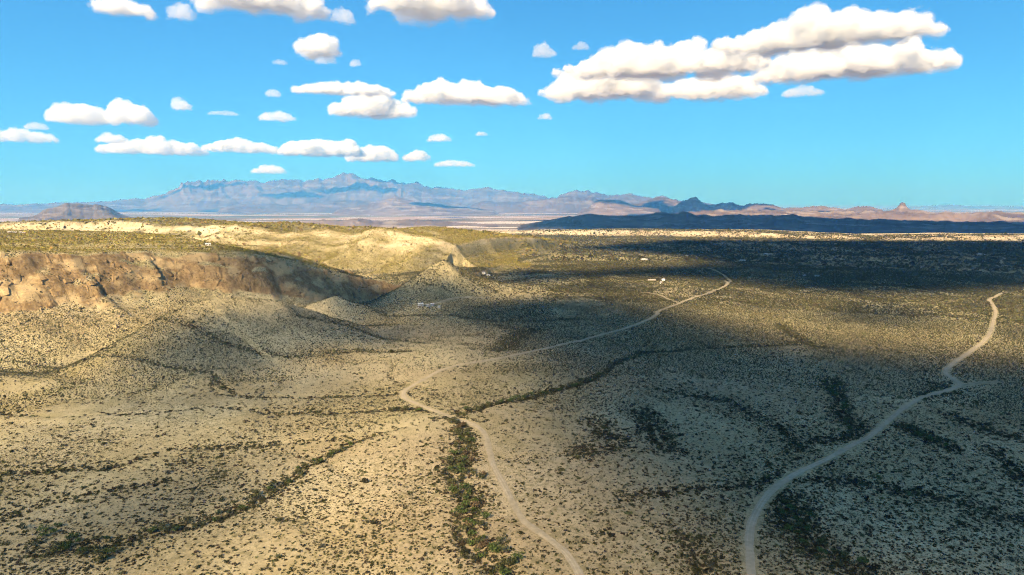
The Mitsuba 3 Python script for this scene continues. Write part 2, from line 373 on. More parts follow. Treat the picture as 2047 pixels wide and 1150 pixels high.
# ------------------------------------------------------------------ materials of the land
def col_land(p, n, uv):
    x, y = p.x, p.y
    r = dr.sqrt(x * x + y * y)
    big = tfbm(x / 310, y / 310, 0.3, 3); mid = tfbm(x / 47 + 9, y / 47, 1.7, 3); fine = tfbm(x / 3.1, y / 3.1, 2.2, 3); grit = tnoise(x / 0.55, y / 0.55, 3.0)
    sand = mix(mi.Color3f(0.415, 0.343, 0.192), mi.Color3f(0.54, 0.47, 0.283), smoothstep(0.3, 0.7, mid))
    sand = mix(sand, mi.Color3f(0.40, 0.30, 0.20), smoothstep(0.55, 0.75, big) * 0.5)
    sand = mix(sand, mi.Color3f(0.47, 0.40, 0.29), smoothstep(0.5, 0.25, big) * 0.5)
    sand *= 0.66 + 0.42 * fine + 0.22 * grit
    # thin dry grass and litter between the shrubs
    litter = smoothstep(0.52, 0.7, tfbm(x / 1.7 + 4, y / 1.7, 5.0, 2)) * (0.35 + 0.65 * smoothstep(0.35, 0.65, tfbm(x / 90, y / 90, 7.0, 2)))
    sand = mix(sand, mi.Color3f(0.19, 0.165, 0.075), litter * 0.5)
    # yellow dry grass
    grass = mix(mi.Color3f(0.31, 0.265, 0.125), mi.Color3f(0.45, 0.38, 0.22), smoothstep(0.35, 0.65, tfbm(x / 12, y / 12, 8.0, 3)))
    sand = mix(sand, grass, dr.maximum(dr.clip(-uv.x, 0, 1) * 0.75, smoothstep(0.56, 0.72, tfbm(x / 140 + 2, y / 140, 12.0, 3)) * 0.45))
    # tufts and twigs, and the stones between them
    q2 = voronoi(x / 0.95 + 0.4 * fine, y / 0.95)
    tuft = smoothstep(0.42, 0.2, q2[0]) * smoothstep(0.5, 0.6, q2[2]) * (0.3 + 0.7 * smoothstep(0.35, 0.6, tfbm(x / 26 + 8, y / 26, 25.0, 3)))
    sand = mix(sand, mi.Color3f(0.20, 0.165, 0.085), tuft * 0.75)
    # low scrub too small to be built
    q = voronoi(x / 2.3, y / 2.3)
    low_ = smoothstep(0.40, 0.22, q[0]) * smoothstep(0.45, 0.55, q[2]) * smoothstep(420, 800, r) * smoothstep(0.28, 0.55, tfbm(x / 60 + 8, y / 60, 23.0, 3))
    sand = mix(sand, mi.Color3f(0.07, 0.062, 0.03), low_ * 0.85)
    # rock of the cliff
    streak = 0.45 * tfbm(x / 4.5 + 3, y / 4.5, p.z / 12, 4) + 0.55 * tfbm(x / 1.3, y / 1.3, p.z / 8, 3)
    rock = mix(mi.Color3f(0.165, 0.112, 0.058), mi.Color3f(0.30, 0.21, 0.11), smoothstep(0.34, 0.64, streak))
    rock = mix(rock, mi.Color3f(0.45, 0.34, 0.19), smoothstep(0.52, 0.68, tfbm(x / 19 + 8, y / 19, p.z / 16, 4)) * 0.8)
    rock *= 0.70 + 0.55 * tfbm(x / 1.1, y / 1.1, p.z / 1.6, 2)
    along = 0.62 * x + 0.78 * y + 3.0 * tfbm(p.z / 9, x / 30, 20.0, 3)
    crack = dr.abs(tfbm(along / 4.2, p.z / 70, 21.0, 3) - 0.5)
    rock *= 0.45 + 0.55 * smoothstep(0.0, 0.035, crack + 0.05 * smoothstep(0.4, 0.6, tfbm(x / 9, y / 9, p.z / 12, 2)))
    c = mix(sand, rock, dr.clip(uv.x, 0, 1))
    # shrubs too far away to be built
    far = smoothstep(950, 2000, r) * smoothstep(0.15, 0.5, tfbm(x / 520 + 3, y / 520, 9.0, 3)) * (1 - uv.y)
    speck = smoothstep(0.45, 0.62, tfbm(x / 6.5, y / 17.0, 11.0, 3))
    c = mix(c, mi.Color3f(0.075, 0.075, 0.04), far * (0.45 + 0.45 * speck))
    # pale badland clays
    pale = mix(mi.Color3f(0.50, 0.39, 0.25), mi.Color3f(0.62, 0.53, 0.39), smoothstep(0.3, 0.7, tfbm(x / 60, y / 60, p.z / 5, 3)))
    c = mix(c, pale, dr.clip(uv.y, 0, 1) * 0.85)
    # the low desert beyond: bands of pale clay, pink gravel and dark scrub
    low = smoothstep(3300, 5200, r)
    band = tfbm(x / 2600, y / 900, 13.0, 5)
    lowc = mix(mi.Color3f(0.19, 0.15, 0.10), mi.Color3f(0.36, 0.26, 0.19), smoothstep(0.36, 0.54, band))
    lowc = mix(lowc, mi.Color3f(0.58, 0.49, 0.41), smoothstep(0.56, 0.66, tfbm(x / 1500 + 7, y / 520, 15.0, 5)))
    lowc = mix(lowc, mi.Color3f(0.11, 0.125, 0.085), smoothstep(0.5, 0.62, tfbm(x / 4200 + 2, y / 1500, 17.0, 4)) * 0.8)
    return mix(c, lowc, low)


def col_mount(lo, hi, pale, scale):
    def f(p, n, uv):
        a = tfbm(p.x / scale, p.y / scale, p.z / (scale * 0.35), 4)
        c = mix(mi.Color3f(lo), mi.Color3f(hi), smoothstep(0.3, 0.7, a))
        return mix(c, mi.Color3f(pale), smoothstep(0.52, 0.72, tfbm(p.x / scale * 1.7 + 5, p.y / scale * 1.7, p.z / (scale * 0.12), 4)) * 0.7)
    return f


def diffuse(name, fn):
    scene[name] = {'type': 'twosided', 'bsdf': {'type': 'diffuse', 'reflectance': mikit.proc(fn)}}


diffuse('land', col_land)
diffuse('far_rock', col_mount((0.085, 0.064, 0.052), (0.15, 0.112, 0.09), (0.21, 0.165, 0.135), 900))
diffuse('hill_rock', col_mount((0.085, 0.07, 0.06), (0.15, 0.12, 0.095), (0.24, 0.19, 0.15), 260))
diffuse('pink_rock', col_mount((0.12, 0.092, 0.078), (0.21, 0.16, 0.132), (0.33, 0.275, 0.23), 420))


def col_road(p, n, uv):
    f = 0.55 * tfbm(p.x / 1.3, p.y / 1.3, 0.0, 3) + 0.45 * tfbm(p.x / 9, p.y / 9, 2.0, 3)
    rut = dr.exp(-dr.square((dr.abs(uv.x - 0.5 + 0.08 * (tnoise(uv.y / 14, 0.5) - 0.5)) - 0.2) / 0.07)) * smoothstep(0.3, 0.6, tfbm(p.x / 20, p.y / 20, 4.0, 2))
    return mix(mi.Color3f(0.44, 0.37, 0.25), mi.Color3f(0.50, 0.425, 0.30), rut) * (0.66 + 0.62 * f)


diffuse('road_dirt', col_road)
diffuse('track_dirt', lambda p, n, uv: mix(mi.Color3f(0.30, 0.25, 0.155), mi.Color3f(0.42, 0.36, 0.24), smoothstep(0.35, 0.65, tfbm(p.x / 3, p.y / 3, 1.0, 3))))
scene['foliage'] = {'type': 'twosided', 'bsdf': {'type': 'diffuse', 'reflectance': {'type': 'mesh_attribute', 'name': 'vertex_color'}}}
scene['cloud_edge'] = {'type': 'null'}

# ------------------------------------------------------------------ ground, mesa, ridge, hills
front_mask = np.ones(QWHO.shape, bool)
add_land('ground', (QWHO == 0), 'wide pale desert plain dotted with dark shrubs, running to the far mountains')
add_land('mesa', (QWHO == 1), 'flat-topped mesa with a brown rock cliff above a pale talus slope, at the left')
add_land('ridge', (QWHO == 2), 'bright yellow sunlit ridge with pale rocky spurs behind the mesa')
for k, hdef in enumerate(HILLS, 3):
    if (QWHO == k).any():
        add_land(hdef[0], QWHO == k, hdef[1])
add_land('bluffs', (QWHO == 20), 'cream badland bluffs in a sunlit band across the far edge of the plain')

# rock slabs standing out of the cliff, and boulders fallen from it
def slab(g, n):
    """a lopsided block of unit half-size"""
    p = g.uniform(-1, 1, (n, 3)); p[:, 2] = np.abs(p[:, 2]) ** 0.6 * np.sign(p[:, 2])
    import trimesh
    m = trimesh.convex.convex_hull(p)
    return np.array(m.vertices), np.array(m.faces)


def rocks():
    g = np.random.default_rng(431)
    cols = np.arange(n_front)
    ok = np.argwhere((ROCK[:, :n_front] > 0.75) & (GX[:, :n_front] > -0.78 * GY[:, :n_front]) & (GZ[:, :n_front] > 12))
    picks = ok[g.choice(len(ok), 190, replace=False)]
    for k, (i, j) in enumerate(picks):
        n = CN[i, j]; side = np.array([-n[1], n[0], 0.0]); side /= np.linalg.norm(side); up = np.cross(n, side); up *= np.sign(up[2])
        side = side + up * g.normal(0, 0.12); 
        w, h_, d = g.uniform(2.2, 6.5), g.uniform(3.5, 9.0), g.uniform(1.3, 2.6)
        pv, pf = slab(g, 16)
        v = np.array([GX[i, j], GY[i, j], GZ[i, j]]) + pv[:, :1] * w * side + pv[:, 1:2] * h_ * up + (pv[:, 2:] * d - 0.35 * d) * n
        uvp = np.tile([[1.0, 0.0]], (len(v), 1))
        key = 'mesa__rock' if k == 0 else f'mesa__rock_{k:03d}'
        scene[key] = ply_raw(v, pf, None, uvp, None, 'land')
    foot_ = np.argwhere((WHO[:, :n_front] == 1) & (ROCK[:, :n_front] < 0.1) & (SLOPE[:, :n_front] > 0.25) & (GZ[:, :n_front] < 50) & (GX[:, :n_front] > -0.78 * GY[:, :n_front]))
    Vs, Fs, at_ = [], [], 0
    for i, j in foot_[g.choice(len(foot_), 420, replace=False)]:
        pv, pf = slab(g, 9)
        s_ = g.uniform(0.4, 1.0) * (2.2 if g.random() < 0.12 else 1)
        Vs.append(pv * s_ * g.uniform(0.7, 1.3, 3) + [GX[i, j], GY[i, j], GZ[i, j] + 0.25 * s_]); Fs.append(pf + at_); at_ += len(pv)
    v = np.vstack(Vs)
    scene['mesa__boulders'] = ply_raw(v, np.vstack(Fs), None, np.tile([[0.85, 0.25]], (len(v), 1)), None, 'land')
    labels['mesa__boulders'] = {'label': 'small boulders strewn over the slope below the cliff', 'kind': 'stuff'}


rocks()

# ------------------------------------------------------------------ mountains
def mountain(name, label, sky_px, dist, depth, base, bsdf, seed, rough=1.0, cols=2.2, rows=56, crest=0.5):
    """a range whose crest stands at "dist": skyline pixels give its heights; "depth" metres from front foot to back foot"""
    P = np.array(sky_px, float)
    n = int((P[-1, 0] - P[0, 0]) / cols) + 2
    px = np.linspace(P[0, 0], P[-1, 0], n); py = np.interp(px, P[:, 0], P[:, 1])
    e = at_dist(px, py, dist)
    az = np.arctan2(e[:, 0], e[:, 1])
    jag = nz(px, 0 * px, 8, 3, seed) * 1.6 + nz(px, 0 * px, 22, 2, seed + 9) * 1.9
    hz = np.maximum(e[:, 2] - base, 0) * (1 + 0.065 * rough * jag)
    v = np.linspace(0, 1, rows)
    U, W = np.meshgrid(np.arange(n), v, indexing='ij')
    r = dist + (W - crest) * depth
    X, Y = r * np.sin(az)[:, None], r * np.cos(az)[:, None]
    sc = depth * 0.16
    wx, wy = X + sc * 0.5 * nz(X, Y, sc * 1.6, 3, seed + 1), Y + sc * 0.5 * nz(X, Y, sc * 1.6, 3, seed + 2)
    t = np.where(W < crest, W / crest, (1 - W) / (1 - crest))
    drift = np.clip(1 - t, 0, 1) ** 0.7 * 0.09 * n * nz(X, Y, depth * 0.3, 3, seed + 6)
    Hz = np.interp(U + drift, np.arange(n), hz)
    rg = ridged(wx, wy * 0.75, sc, 4, seed + 3); r2 = ridged(wx * 1.4, wy * 0.5, sc * 0.45, 3, seed + 4)
    prof = t ** (1.35 + 0.5 * nz(X, Y, sc * 2, 2, seed + 5))
    cut = np.clip(t * (1 - t) * 4, 0, 1)
    prof = np.clip(prof + rough * cut * (0.55 * (rg - 0.55) + 0.30 * (r2 - 0.5)), 0, 1)
    # no foothill may rise above the line of sight to the crest
    z = base - 6 + (Hz + 6) * prof
    lim = CAM_Z + (base + hz[:, None] - CAM_Z) * (r / dist)
    z = np.where(W < crest, np.minimum(z, np.maximum(lim - 0.02 * hz[:, None], base - 6)), z)
    edge = np.minimum(1, np.minimum(U, n - 1 - U) / 6.0)
    z = base - 6 + (z - base + 6) * edge
    Vm = np.stack([X, Y, z], -1).reshape(-1, 3)
    ii = np.arange(n * rows).reshape(n, rows)
    q = np.stack([ii[:-1, :-1], ii[1:, :-1], ii[1:, 1:], ii[:-1, 1:]], -1).reshape(-1, 4)
    f = np.vstack([q[:, [0, 1, 2]], q[:, [0, 2, 3]]])
    N = vertex_normals(Vm, f); N *= np.sign(N[:, 2:3] + 1e-9)
    scene[name] = ply_raw(Vm, f, N, None, None, bsdf)
    labels[name] = {'label': label, 'kind': 'structure'}


mountain('mountain_range', 'long high mountain massif, hazy mauve, rising on the skyline left of centre',
         [(-60, 409), (60, 408), (160, 404), (230, 402), (290, 395), (330, 388), (342, 379), (357, 377), (362, 366), (400, 362), (440, 361), (500, 359), (520, 363), (560, 357), (600, 360), (640, 355), (665, 353), (690, 349), (715, 354), (740, 356), (790, 358), (797, 365), (822, 362), (850, 369), (905, 377), (930, 378), (955, 374), (1000, 377), (1030, 384), (1085, 393), (1130, 402), (1180, 410)],
         30000, 9000, -105, 'far_rock', 101, 1.0)
mountain('mountain_range_001', 'jagged blue mountain range on the skyline right of centre, beyond the dark cone-shaped hill',
         [(1060, 408), (1085, 399), (1110, 394), (1130, 384), (1155, 382), (1195, 386), (1230, 390), (1262, 387), (1290, 394), (1310, 396), (1330, 392), (1345, 397), (1370, 402), (1430, 408), (1480, 412)],
         26000, 6000, -105, 'far_rock', 111, 1.0)
mountain('foothills', 'low blue foothills in cloud shade below the long massif',
         [(430, 417), (470, 411), (520, 407), (580, 409), (640, 404), (700, 398), (740, 401), (770, 409), (830, 412), (900, 416)],
         22500, 3600, -105, 'far_rock', 121, 0.8)
mountain('mountain', 'pinkish pointed mountain with broad gravel slopes in front of the long massif',
         [(660, 422), (700, 413), (740, 404), (768, 398), (790, 394), (812, 398), (850, 405), (900, 412), (950, 417), (1000, 421)],
         17500, 4200, -104, 'pink_rock', 131, 0.8)
mountain('foothills_001', 'dark blue shaded foothills in front of the jagged range right of centre',
         [(930, 414), (960, 402), (1000, 405), (1050, 402), (1080, 397), (1120, 393), (1150, 390), (1185, 391), (1200, 398), (1240, 404), (1290, 410)],
         20500, 3200, -105, 'far_rock', 141, 0.8)
mountain('mesa_001', 'small pink flat-topped mesa on the far plain right of centre',
         [(1150, 422), (1175, 415), (1190, 402), (1200, 400), (1235, 400), (1248, 402), (1262, 410), (1290, 414), (1330, 419)],
         14500, 2000, -104, 'pink_rock', 151, 0.5)
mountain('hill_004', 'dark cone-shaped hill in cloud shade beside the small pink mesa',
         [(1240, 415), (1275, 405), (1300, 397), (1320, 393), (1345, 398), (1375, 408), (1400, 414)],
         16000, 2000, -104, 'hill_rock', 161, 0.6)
mountain('mountain_001', 'rugged grey-pink mountain with two humps right of the dark cone-shaped hill',
         [(1335, 417), (1362, 404), (1380, 397), (1392, 396), (1408, 407), (1430, 410), (1446, 404), (1462, 404), (1480, 409), (1520, 413)],
         13500, 1800, -103, 'pink_rock', 171, 0.9)
mountain('mountain_002', 'low brown rounded mountain on the skyline at the right',
         [(1470, 417), (1500, 407), (1530, 406), (1545, 409), (1570, 416), (1610, 414), (1640, 411), (1660, 414), (1690, 418), (1715, 412), (1740, 412), (1755, 417), (1775, 422)],
         13000, 1900, -103, 'pink_rock', 181, 0.7)
mountain('peak', 'steep rock peak standing alone on the skyline at the far right',
         [(1755, 427), (1775, 422), (1790, 416), (1797, 410), (1801, 405), (1808, 405), (1813, 412), (1820, 418), (1832, 417), (1845, 421), (1870, 427)],
         10500, 900, -101, 'pink_rock', 191, 0.6, cols=1.2)
mountain('mountain_range_002', 'faint very distant mountains on the skyline at the far right edge',
         [(1780, 416), (1840, 412), (1900, 409), (1935, 412), (1980, 411), (2047, 413), (2110, 411)], 56000, 5000, -106, 'far_rock', 201, 0.6)
mountain('hills', 'low pinkish badland hills along the foot of the right skyline',
         [(1320, 432), (1380, 424), (1440, 420), (1500, 421), (1580, 419), (1660, 424), (1740, 422), (1860, 425), (1930, 427), (1985, 424), (2040, 426), (2110, 429)],
         9300, 1500, -101, 'pink_rock', 211, 1.2)
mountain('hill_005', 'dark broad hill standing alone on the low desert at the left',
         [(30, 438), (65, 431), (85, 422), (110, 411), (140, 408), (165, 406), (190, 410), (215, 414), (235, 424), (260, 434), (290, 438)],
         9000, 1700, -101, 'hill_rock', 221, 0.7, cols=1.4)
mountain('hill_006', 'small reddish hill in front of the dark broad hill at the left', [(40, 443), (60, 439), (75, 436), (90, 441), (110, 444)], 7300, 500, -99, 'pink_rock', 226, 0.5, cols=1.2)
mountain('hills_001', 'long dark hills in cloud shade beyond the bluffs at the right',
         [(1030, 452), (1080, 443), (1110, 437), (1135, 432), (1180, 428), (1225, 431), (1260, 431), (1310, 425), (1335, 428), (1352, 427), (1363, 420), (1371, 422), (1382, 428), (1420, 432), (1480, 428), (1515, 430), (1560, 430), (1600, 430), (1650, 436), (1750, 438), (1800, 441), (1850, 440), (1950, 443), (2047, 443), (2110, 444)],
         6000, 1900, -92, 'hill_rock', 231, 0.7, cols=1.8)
mountain('hills_002', 'pale crumbly badland hills on the low desert behind the ridge',
         [(560, 449), (610, 443), (640, 438), (680, 441), (720, 437), (770, 441), (830, 439), (880, 443), (930, 446), (1000, 449)],
         7200, 900, -98, 'pink_rock', 241, 1.3, cols=1.6)

# ------------------------------------------------------------------ clouds
def surface_nets(F, origin, h):
    """mesh of F > 0 on a grid (numpy surface nets)"""
    S = F > 0
    nx, ny, nzz = F.shape
    c = S[:-1, :-1, :-1].astype(int)
    acc = np.zeros((nx - 1, ny - 1, nzz - 1, 3)); cnt = np.zeros((nx - 1, ny - 1, nzz - 1))
    sl = lambda o: tuple(slice(a, n - 1 + a) for a, n in zip(o, F.shape))
    corners = [(a, b, d) for a in (0, 1) for b in (0, 1) for d in (0, 1)]
    for a in corners:
        for k in range(3):
            if a[k]: continue
            b = list(a); b[k] = 1; b = tuple(b)
            f0, f1 = F[sl(a)], F[sl(b)]
            m = (f0 > 0) != (f1 > 0)
            t = np.where(m, f0 / np.where(m, f0 - f1, 1), 0)
            p = np.array(a, float) + t[..., None] * (np.array(b) - np.array(a))
            acc += np.where(m[..., None], p, 0); cnt += m
    on = cnt > 0
    number = -np.ones(on.shape, int); number[on] = np.arange(on.sum())
    ijk = np.argwhere(on)
    verts = (ijk + acc[on] / cnt[on][:, None]) * h + origin
    faces = []
    for k in range(3):
        a, b = [(1, 2), (2, 0), (0, 1)][k]
        s0 = [slice(1, -1)] * 3; s0[k] = slice(0, -1)
        s1 = [slice(1, -1)] * 3; s1[k] = slice(1, None)
        m = S[tuple(s0)] != S[tuple(s1)]
        flip = S[tuple(s0)][m]
        p = np.argwhere(m) + 1; p[:, k] -= 1
        ea, eb = np.zeros(3, int), np.zeros(3, int); ea[a] = 1; eb[b] = 1
        q = np.stack([number[tuple((p - ea - eb).T)], number[tuple((p - eb).T)], number[tuple(p.T)], number[tuple((p - ea).T)]], -1)
        q[~flip] = q[~flip][:, ::-1]
        faces.append(q)
    q = np.vstack(faces); q = q[(q >= 0).all(1)]
    return verts, np.vstack([q[:, [0, 1, 2]], q[:, [0, 2, 3]]])


CLOUD_BASE = 1950.0


def cloud(name, label, lobes, seed, sigma='cloud_air', fray=1.0):
    """lobes: (px0, px1, py of the top, py of the base), each a row of rising puffs standing on the level base of the clouds"""
    g = np.random.default_rng(seed)
    puffs = []
    xb = sum((l[0] + l[1]) / 2 for l in lobes) / len(lobes)
    for (x0, x1, yt, yb) in lobes:
        d = (CLOUD_BASE - CAM_Z) / (ray(0.5 * (x0 + x1), yb)[2]) * np.hypot(*ray(0.5 * (x0 + x1), yb)[:2])
        pl, pr, pt = at_dist(x0, yb, d), at_dist(x1, yb, d), at_dist(0.5 * (x0 + x1), yt, d)
        hgt = pt[2] - CLOUD_BASE; w = np.linalg.norm(pr - pl)
        along = (pr - pl) / w; away = np.array([-along[1], along[0], 0.0])
        rad = max(min(hgt * 0.62, w * 0.5), 12)
        n = int(np.clip(w / rad * 3.2, 4, 60))
        for k in range(n):
            t = (k + g.uniform(0.1, 0.9)) / n
            env = (4 * t * (1 - t)) ** 0.45
            rr = rad * g.uniform(0.5, 1.0) * (0.35 + 0.65 * env)
            top = hgt * env * g.uniform(0.4, 1.05)
            c = pl + along * (rr * 0.8 + t * (w - 1.6 * rr)) + away * g.normal(0, 0.55) * rad
            puffs.append((*c[:2], CLOUD_BASE + max(top - rr, rr * 0.15), rr))
        for k in range(n // 2 if sigma != 'wispy_cloud_air' else 3):                    # torn-off shreds round the edge
            rr = rad * g.uniform(0.10, 0.24); t = g.uniform(-0.06, 1.06)
            c = pl + along * t * w + away * g.normal(0, 0.6) * rad
            puffs.append((*c[:2], CLOUD_BASE + g.uniform(-0.05, 0.75) * hgt * max(0.3, 1 - 4 * (t - 0.5) ** 2), rr))
    P = np.array(puffs)
    rmax = P[:, 3].max()
    for gen, (cnt, small, large) in enumerate(((7, 0.28, 0.55), (3, 0.3, 0.55))):       # knobs on the upper side of the puffs, and knobs on those
        base_ = P if gen == 0 else kn
        v = g.normal(size=(len(base_), cnt, 3)); v[..., 2] = np.abs(v[..., 2]) * 0.9 - 0.1; v /= np.linalg.norm(v, axis=-1, keepdims=True)
        r2 = base_[:, None, 3:] * g.uniform(small, large, (len(base_), cnt, 1))
        kn = np.concatenate([base_[:, None, :3] + v * base_[:, None, 3:] * 0.92, r2], -1).reshape(-1, 4)
        P = np.vstack([P, kn])
    lo = P[:, :3].min(0) - rmax * 0.7; hi = P[:, :3].max(0) + rmax * 0.7
    lo[2] = CLOUD_BASE - rmax * 0.45
    dist = np.hypot(*P[:, :2].mean(0))
    h = max(dist / FOC * (2.3 if sigma == 'cloud_air' else 1.7 if sigma == 'wispy_cloud_air' else 2.5), ((hi - lo).prod() / 6000000) ** (1 / 3))
    P = P[P[:, 3] > h * 0.8]
    ax = [np.arange(a, b + h, h) for a, b in zip(lo, hi)]
    shape = tuple(len(a) for a in ax)
    sc = rmax * 0.75
    F, F2 = np.zeros(shape, np.float32), np.zeros(shape, np.float32)
    for (cx, cy, cz, rr), wide in [(p_, w_) for p_ in P for w_ in (False, True)]:
        R = rr * (1.6 if wide else 1.25)
        sl_ = [slice(max(0, int((c_ - R - l_) / h)), int((c_ + R - l_) / h) + 2) for c_, l_ in zip((cx, cy, cz), lo)]
        b = np.meshgrid(*[((a[q_] - c_) / R) ** 2 for a, q_, c_ in zip(ax, sl_, (cx, cy, cz))], indexing='ij', sparse=True)
        (F2 if wide else F)[tuple(sl_)] += np.maximum(1 - (b[0] + b[1] + b[2]), 0) ** 2
    zz = np.broadcast_to(ax[2][None, None, :], shape)
    need = (F2 > 0.02) & (F < 1.3) | (F2 > 0.02) & (zz < CLOUD_BASE + 0.9 * rmax)
    ix = np.argwhere(need); q = ix * h + lo; fv = F[need].astype(float); f2 = F2[need].astype(float)
    qw = q + (np.stack([meshkit.noise(q / (sc * 0.45) + 7.7 * k, seed + k) for k in range(3)], -1) - 0.5) * sc * 0.35
    billow = 0.85 * sum(0.66 ** o * np.abs(2 * meshkit.noise(qw / (sc * 0.40) * 2.1 ** o, seed + 5 + o) - 1) for o in range(4))
    fray = 2.6 if sigma == 'wispy_cloud_air' else 1.0
    wisp = fray * meshkit.fbm(qw / (sc * (0.5 if sigma == 'wispy_cloud_air' else 0.26)) + 3.3, 3, seed + 9) - 0.5 * fray
    floor_ = (q[:, 2] - CLOUD_BASE + 0.7 * rmax * (meshkit.fbm(q / (sc * 0.8), 3, seed + 6) - 0.5)) / (0.8 * rmax)
    shell = np.where(F > 0.5, 1.0, -1.0); heart = shell.copy()
    sv = np.minimum(f2 - (0.02 if sigma == 'wispy_cloud_air' else 0.16) - 0.30 * fray * billow + 1.3 * wisp, floor_ + 0.16 + 0.5 * wisp)
    shell[need] = sv
    heart[need] = np.minimum(np.minimum(fv - 0.30 - 0.42 * fray * billow + 0.35 * wisp, floor_ - 0.05), sv - 0.05)
    made = False
    for part, G, inner, outer in (('', shell, sigma if sigma == 'wispy_cloud_air' else 'thin_cloud_air', None), ('__heart', heart, sigma, 'thin_cloud_air')):
        G = G.copy()
        G[0], G[-1], G[:, 0], G[:, -1], G[:, :, 0], G[:, :, -1] = (-1,) * 6
        lab, num = ndimage.label(G > 0)
        if num > 1:                                              # leave out crumbs
            size = ndimage.sum(G > 0, lab, np.arange(1, num + 1))
            G = np.where(np.isin(lab, np.flatnonzero(size < 5) + 1), -0.05, G)
        if not (G > 0).any() or (part and sigma == 'wispy_cloud_air'): continue
        Vc, Fc = surface_nets(G, lo, h)
        d = ply_raw(Vc, Fc, None, None, None, 'cloud_edge')
        d['interior'] = {'type': 'ref', 'id': inner}
        if outer: d['exterior'] = {'type': 'ref', 'id': outer}
        scene[name + part] = d; made = True
    if not made: return
    labels[name] = {'label': label, 'category': 'cloud', 'group': 'white fair-weather clouds in the blue sky'}


def number(name):
    if name not in scene: return name
    k = 1
    while f'{name}_{k:03d}' in scene: k += 1
    return f'{name}_{k:03d}'


scene['cloud_air'] = {'type': 'homogeneous', 'albedo': {'type': 'rgb', 'value': [0.956, 0.974, 0.991]}, 'sigma_t': 0.022, 'phase': {'type': 'hg', 'g': 0.0}}
scene['dense_cloud_air'] = {'type': 'homogeneous', 'albedo': 0.74, 'sigma_t': 0.020, 'phase': {'type': 'hg', 'g': 0.0}}
scene['wispy_cloud_air'] = {'type': 'homogeneous', 'albedo': {'type': 'rgb', 'value': [0.97, 0.98, 0.99]}, 'sigma_t': 0.0045, 'phase': {'type': 'hg', 'g': 0.0}}
scene['hazy_cloud_air'] = {'type': 'homogeneous', 'albedo': {'type': 'rgb', 'value': [0.966, 0.978, 0.99]}, 'sigma_t': 0.007, 'phase': {'type': 'hg', 'g': 0.0}}
scene['thin_cloud_air'] = {'type': 'homogeneous', 'albedo': {'type': 'rgb', 'value': [0.98, 0.986, 0.992]}, 'sigma_t': 0.0045, 'phase': {'type': 'hg', 'g': 0.0}}

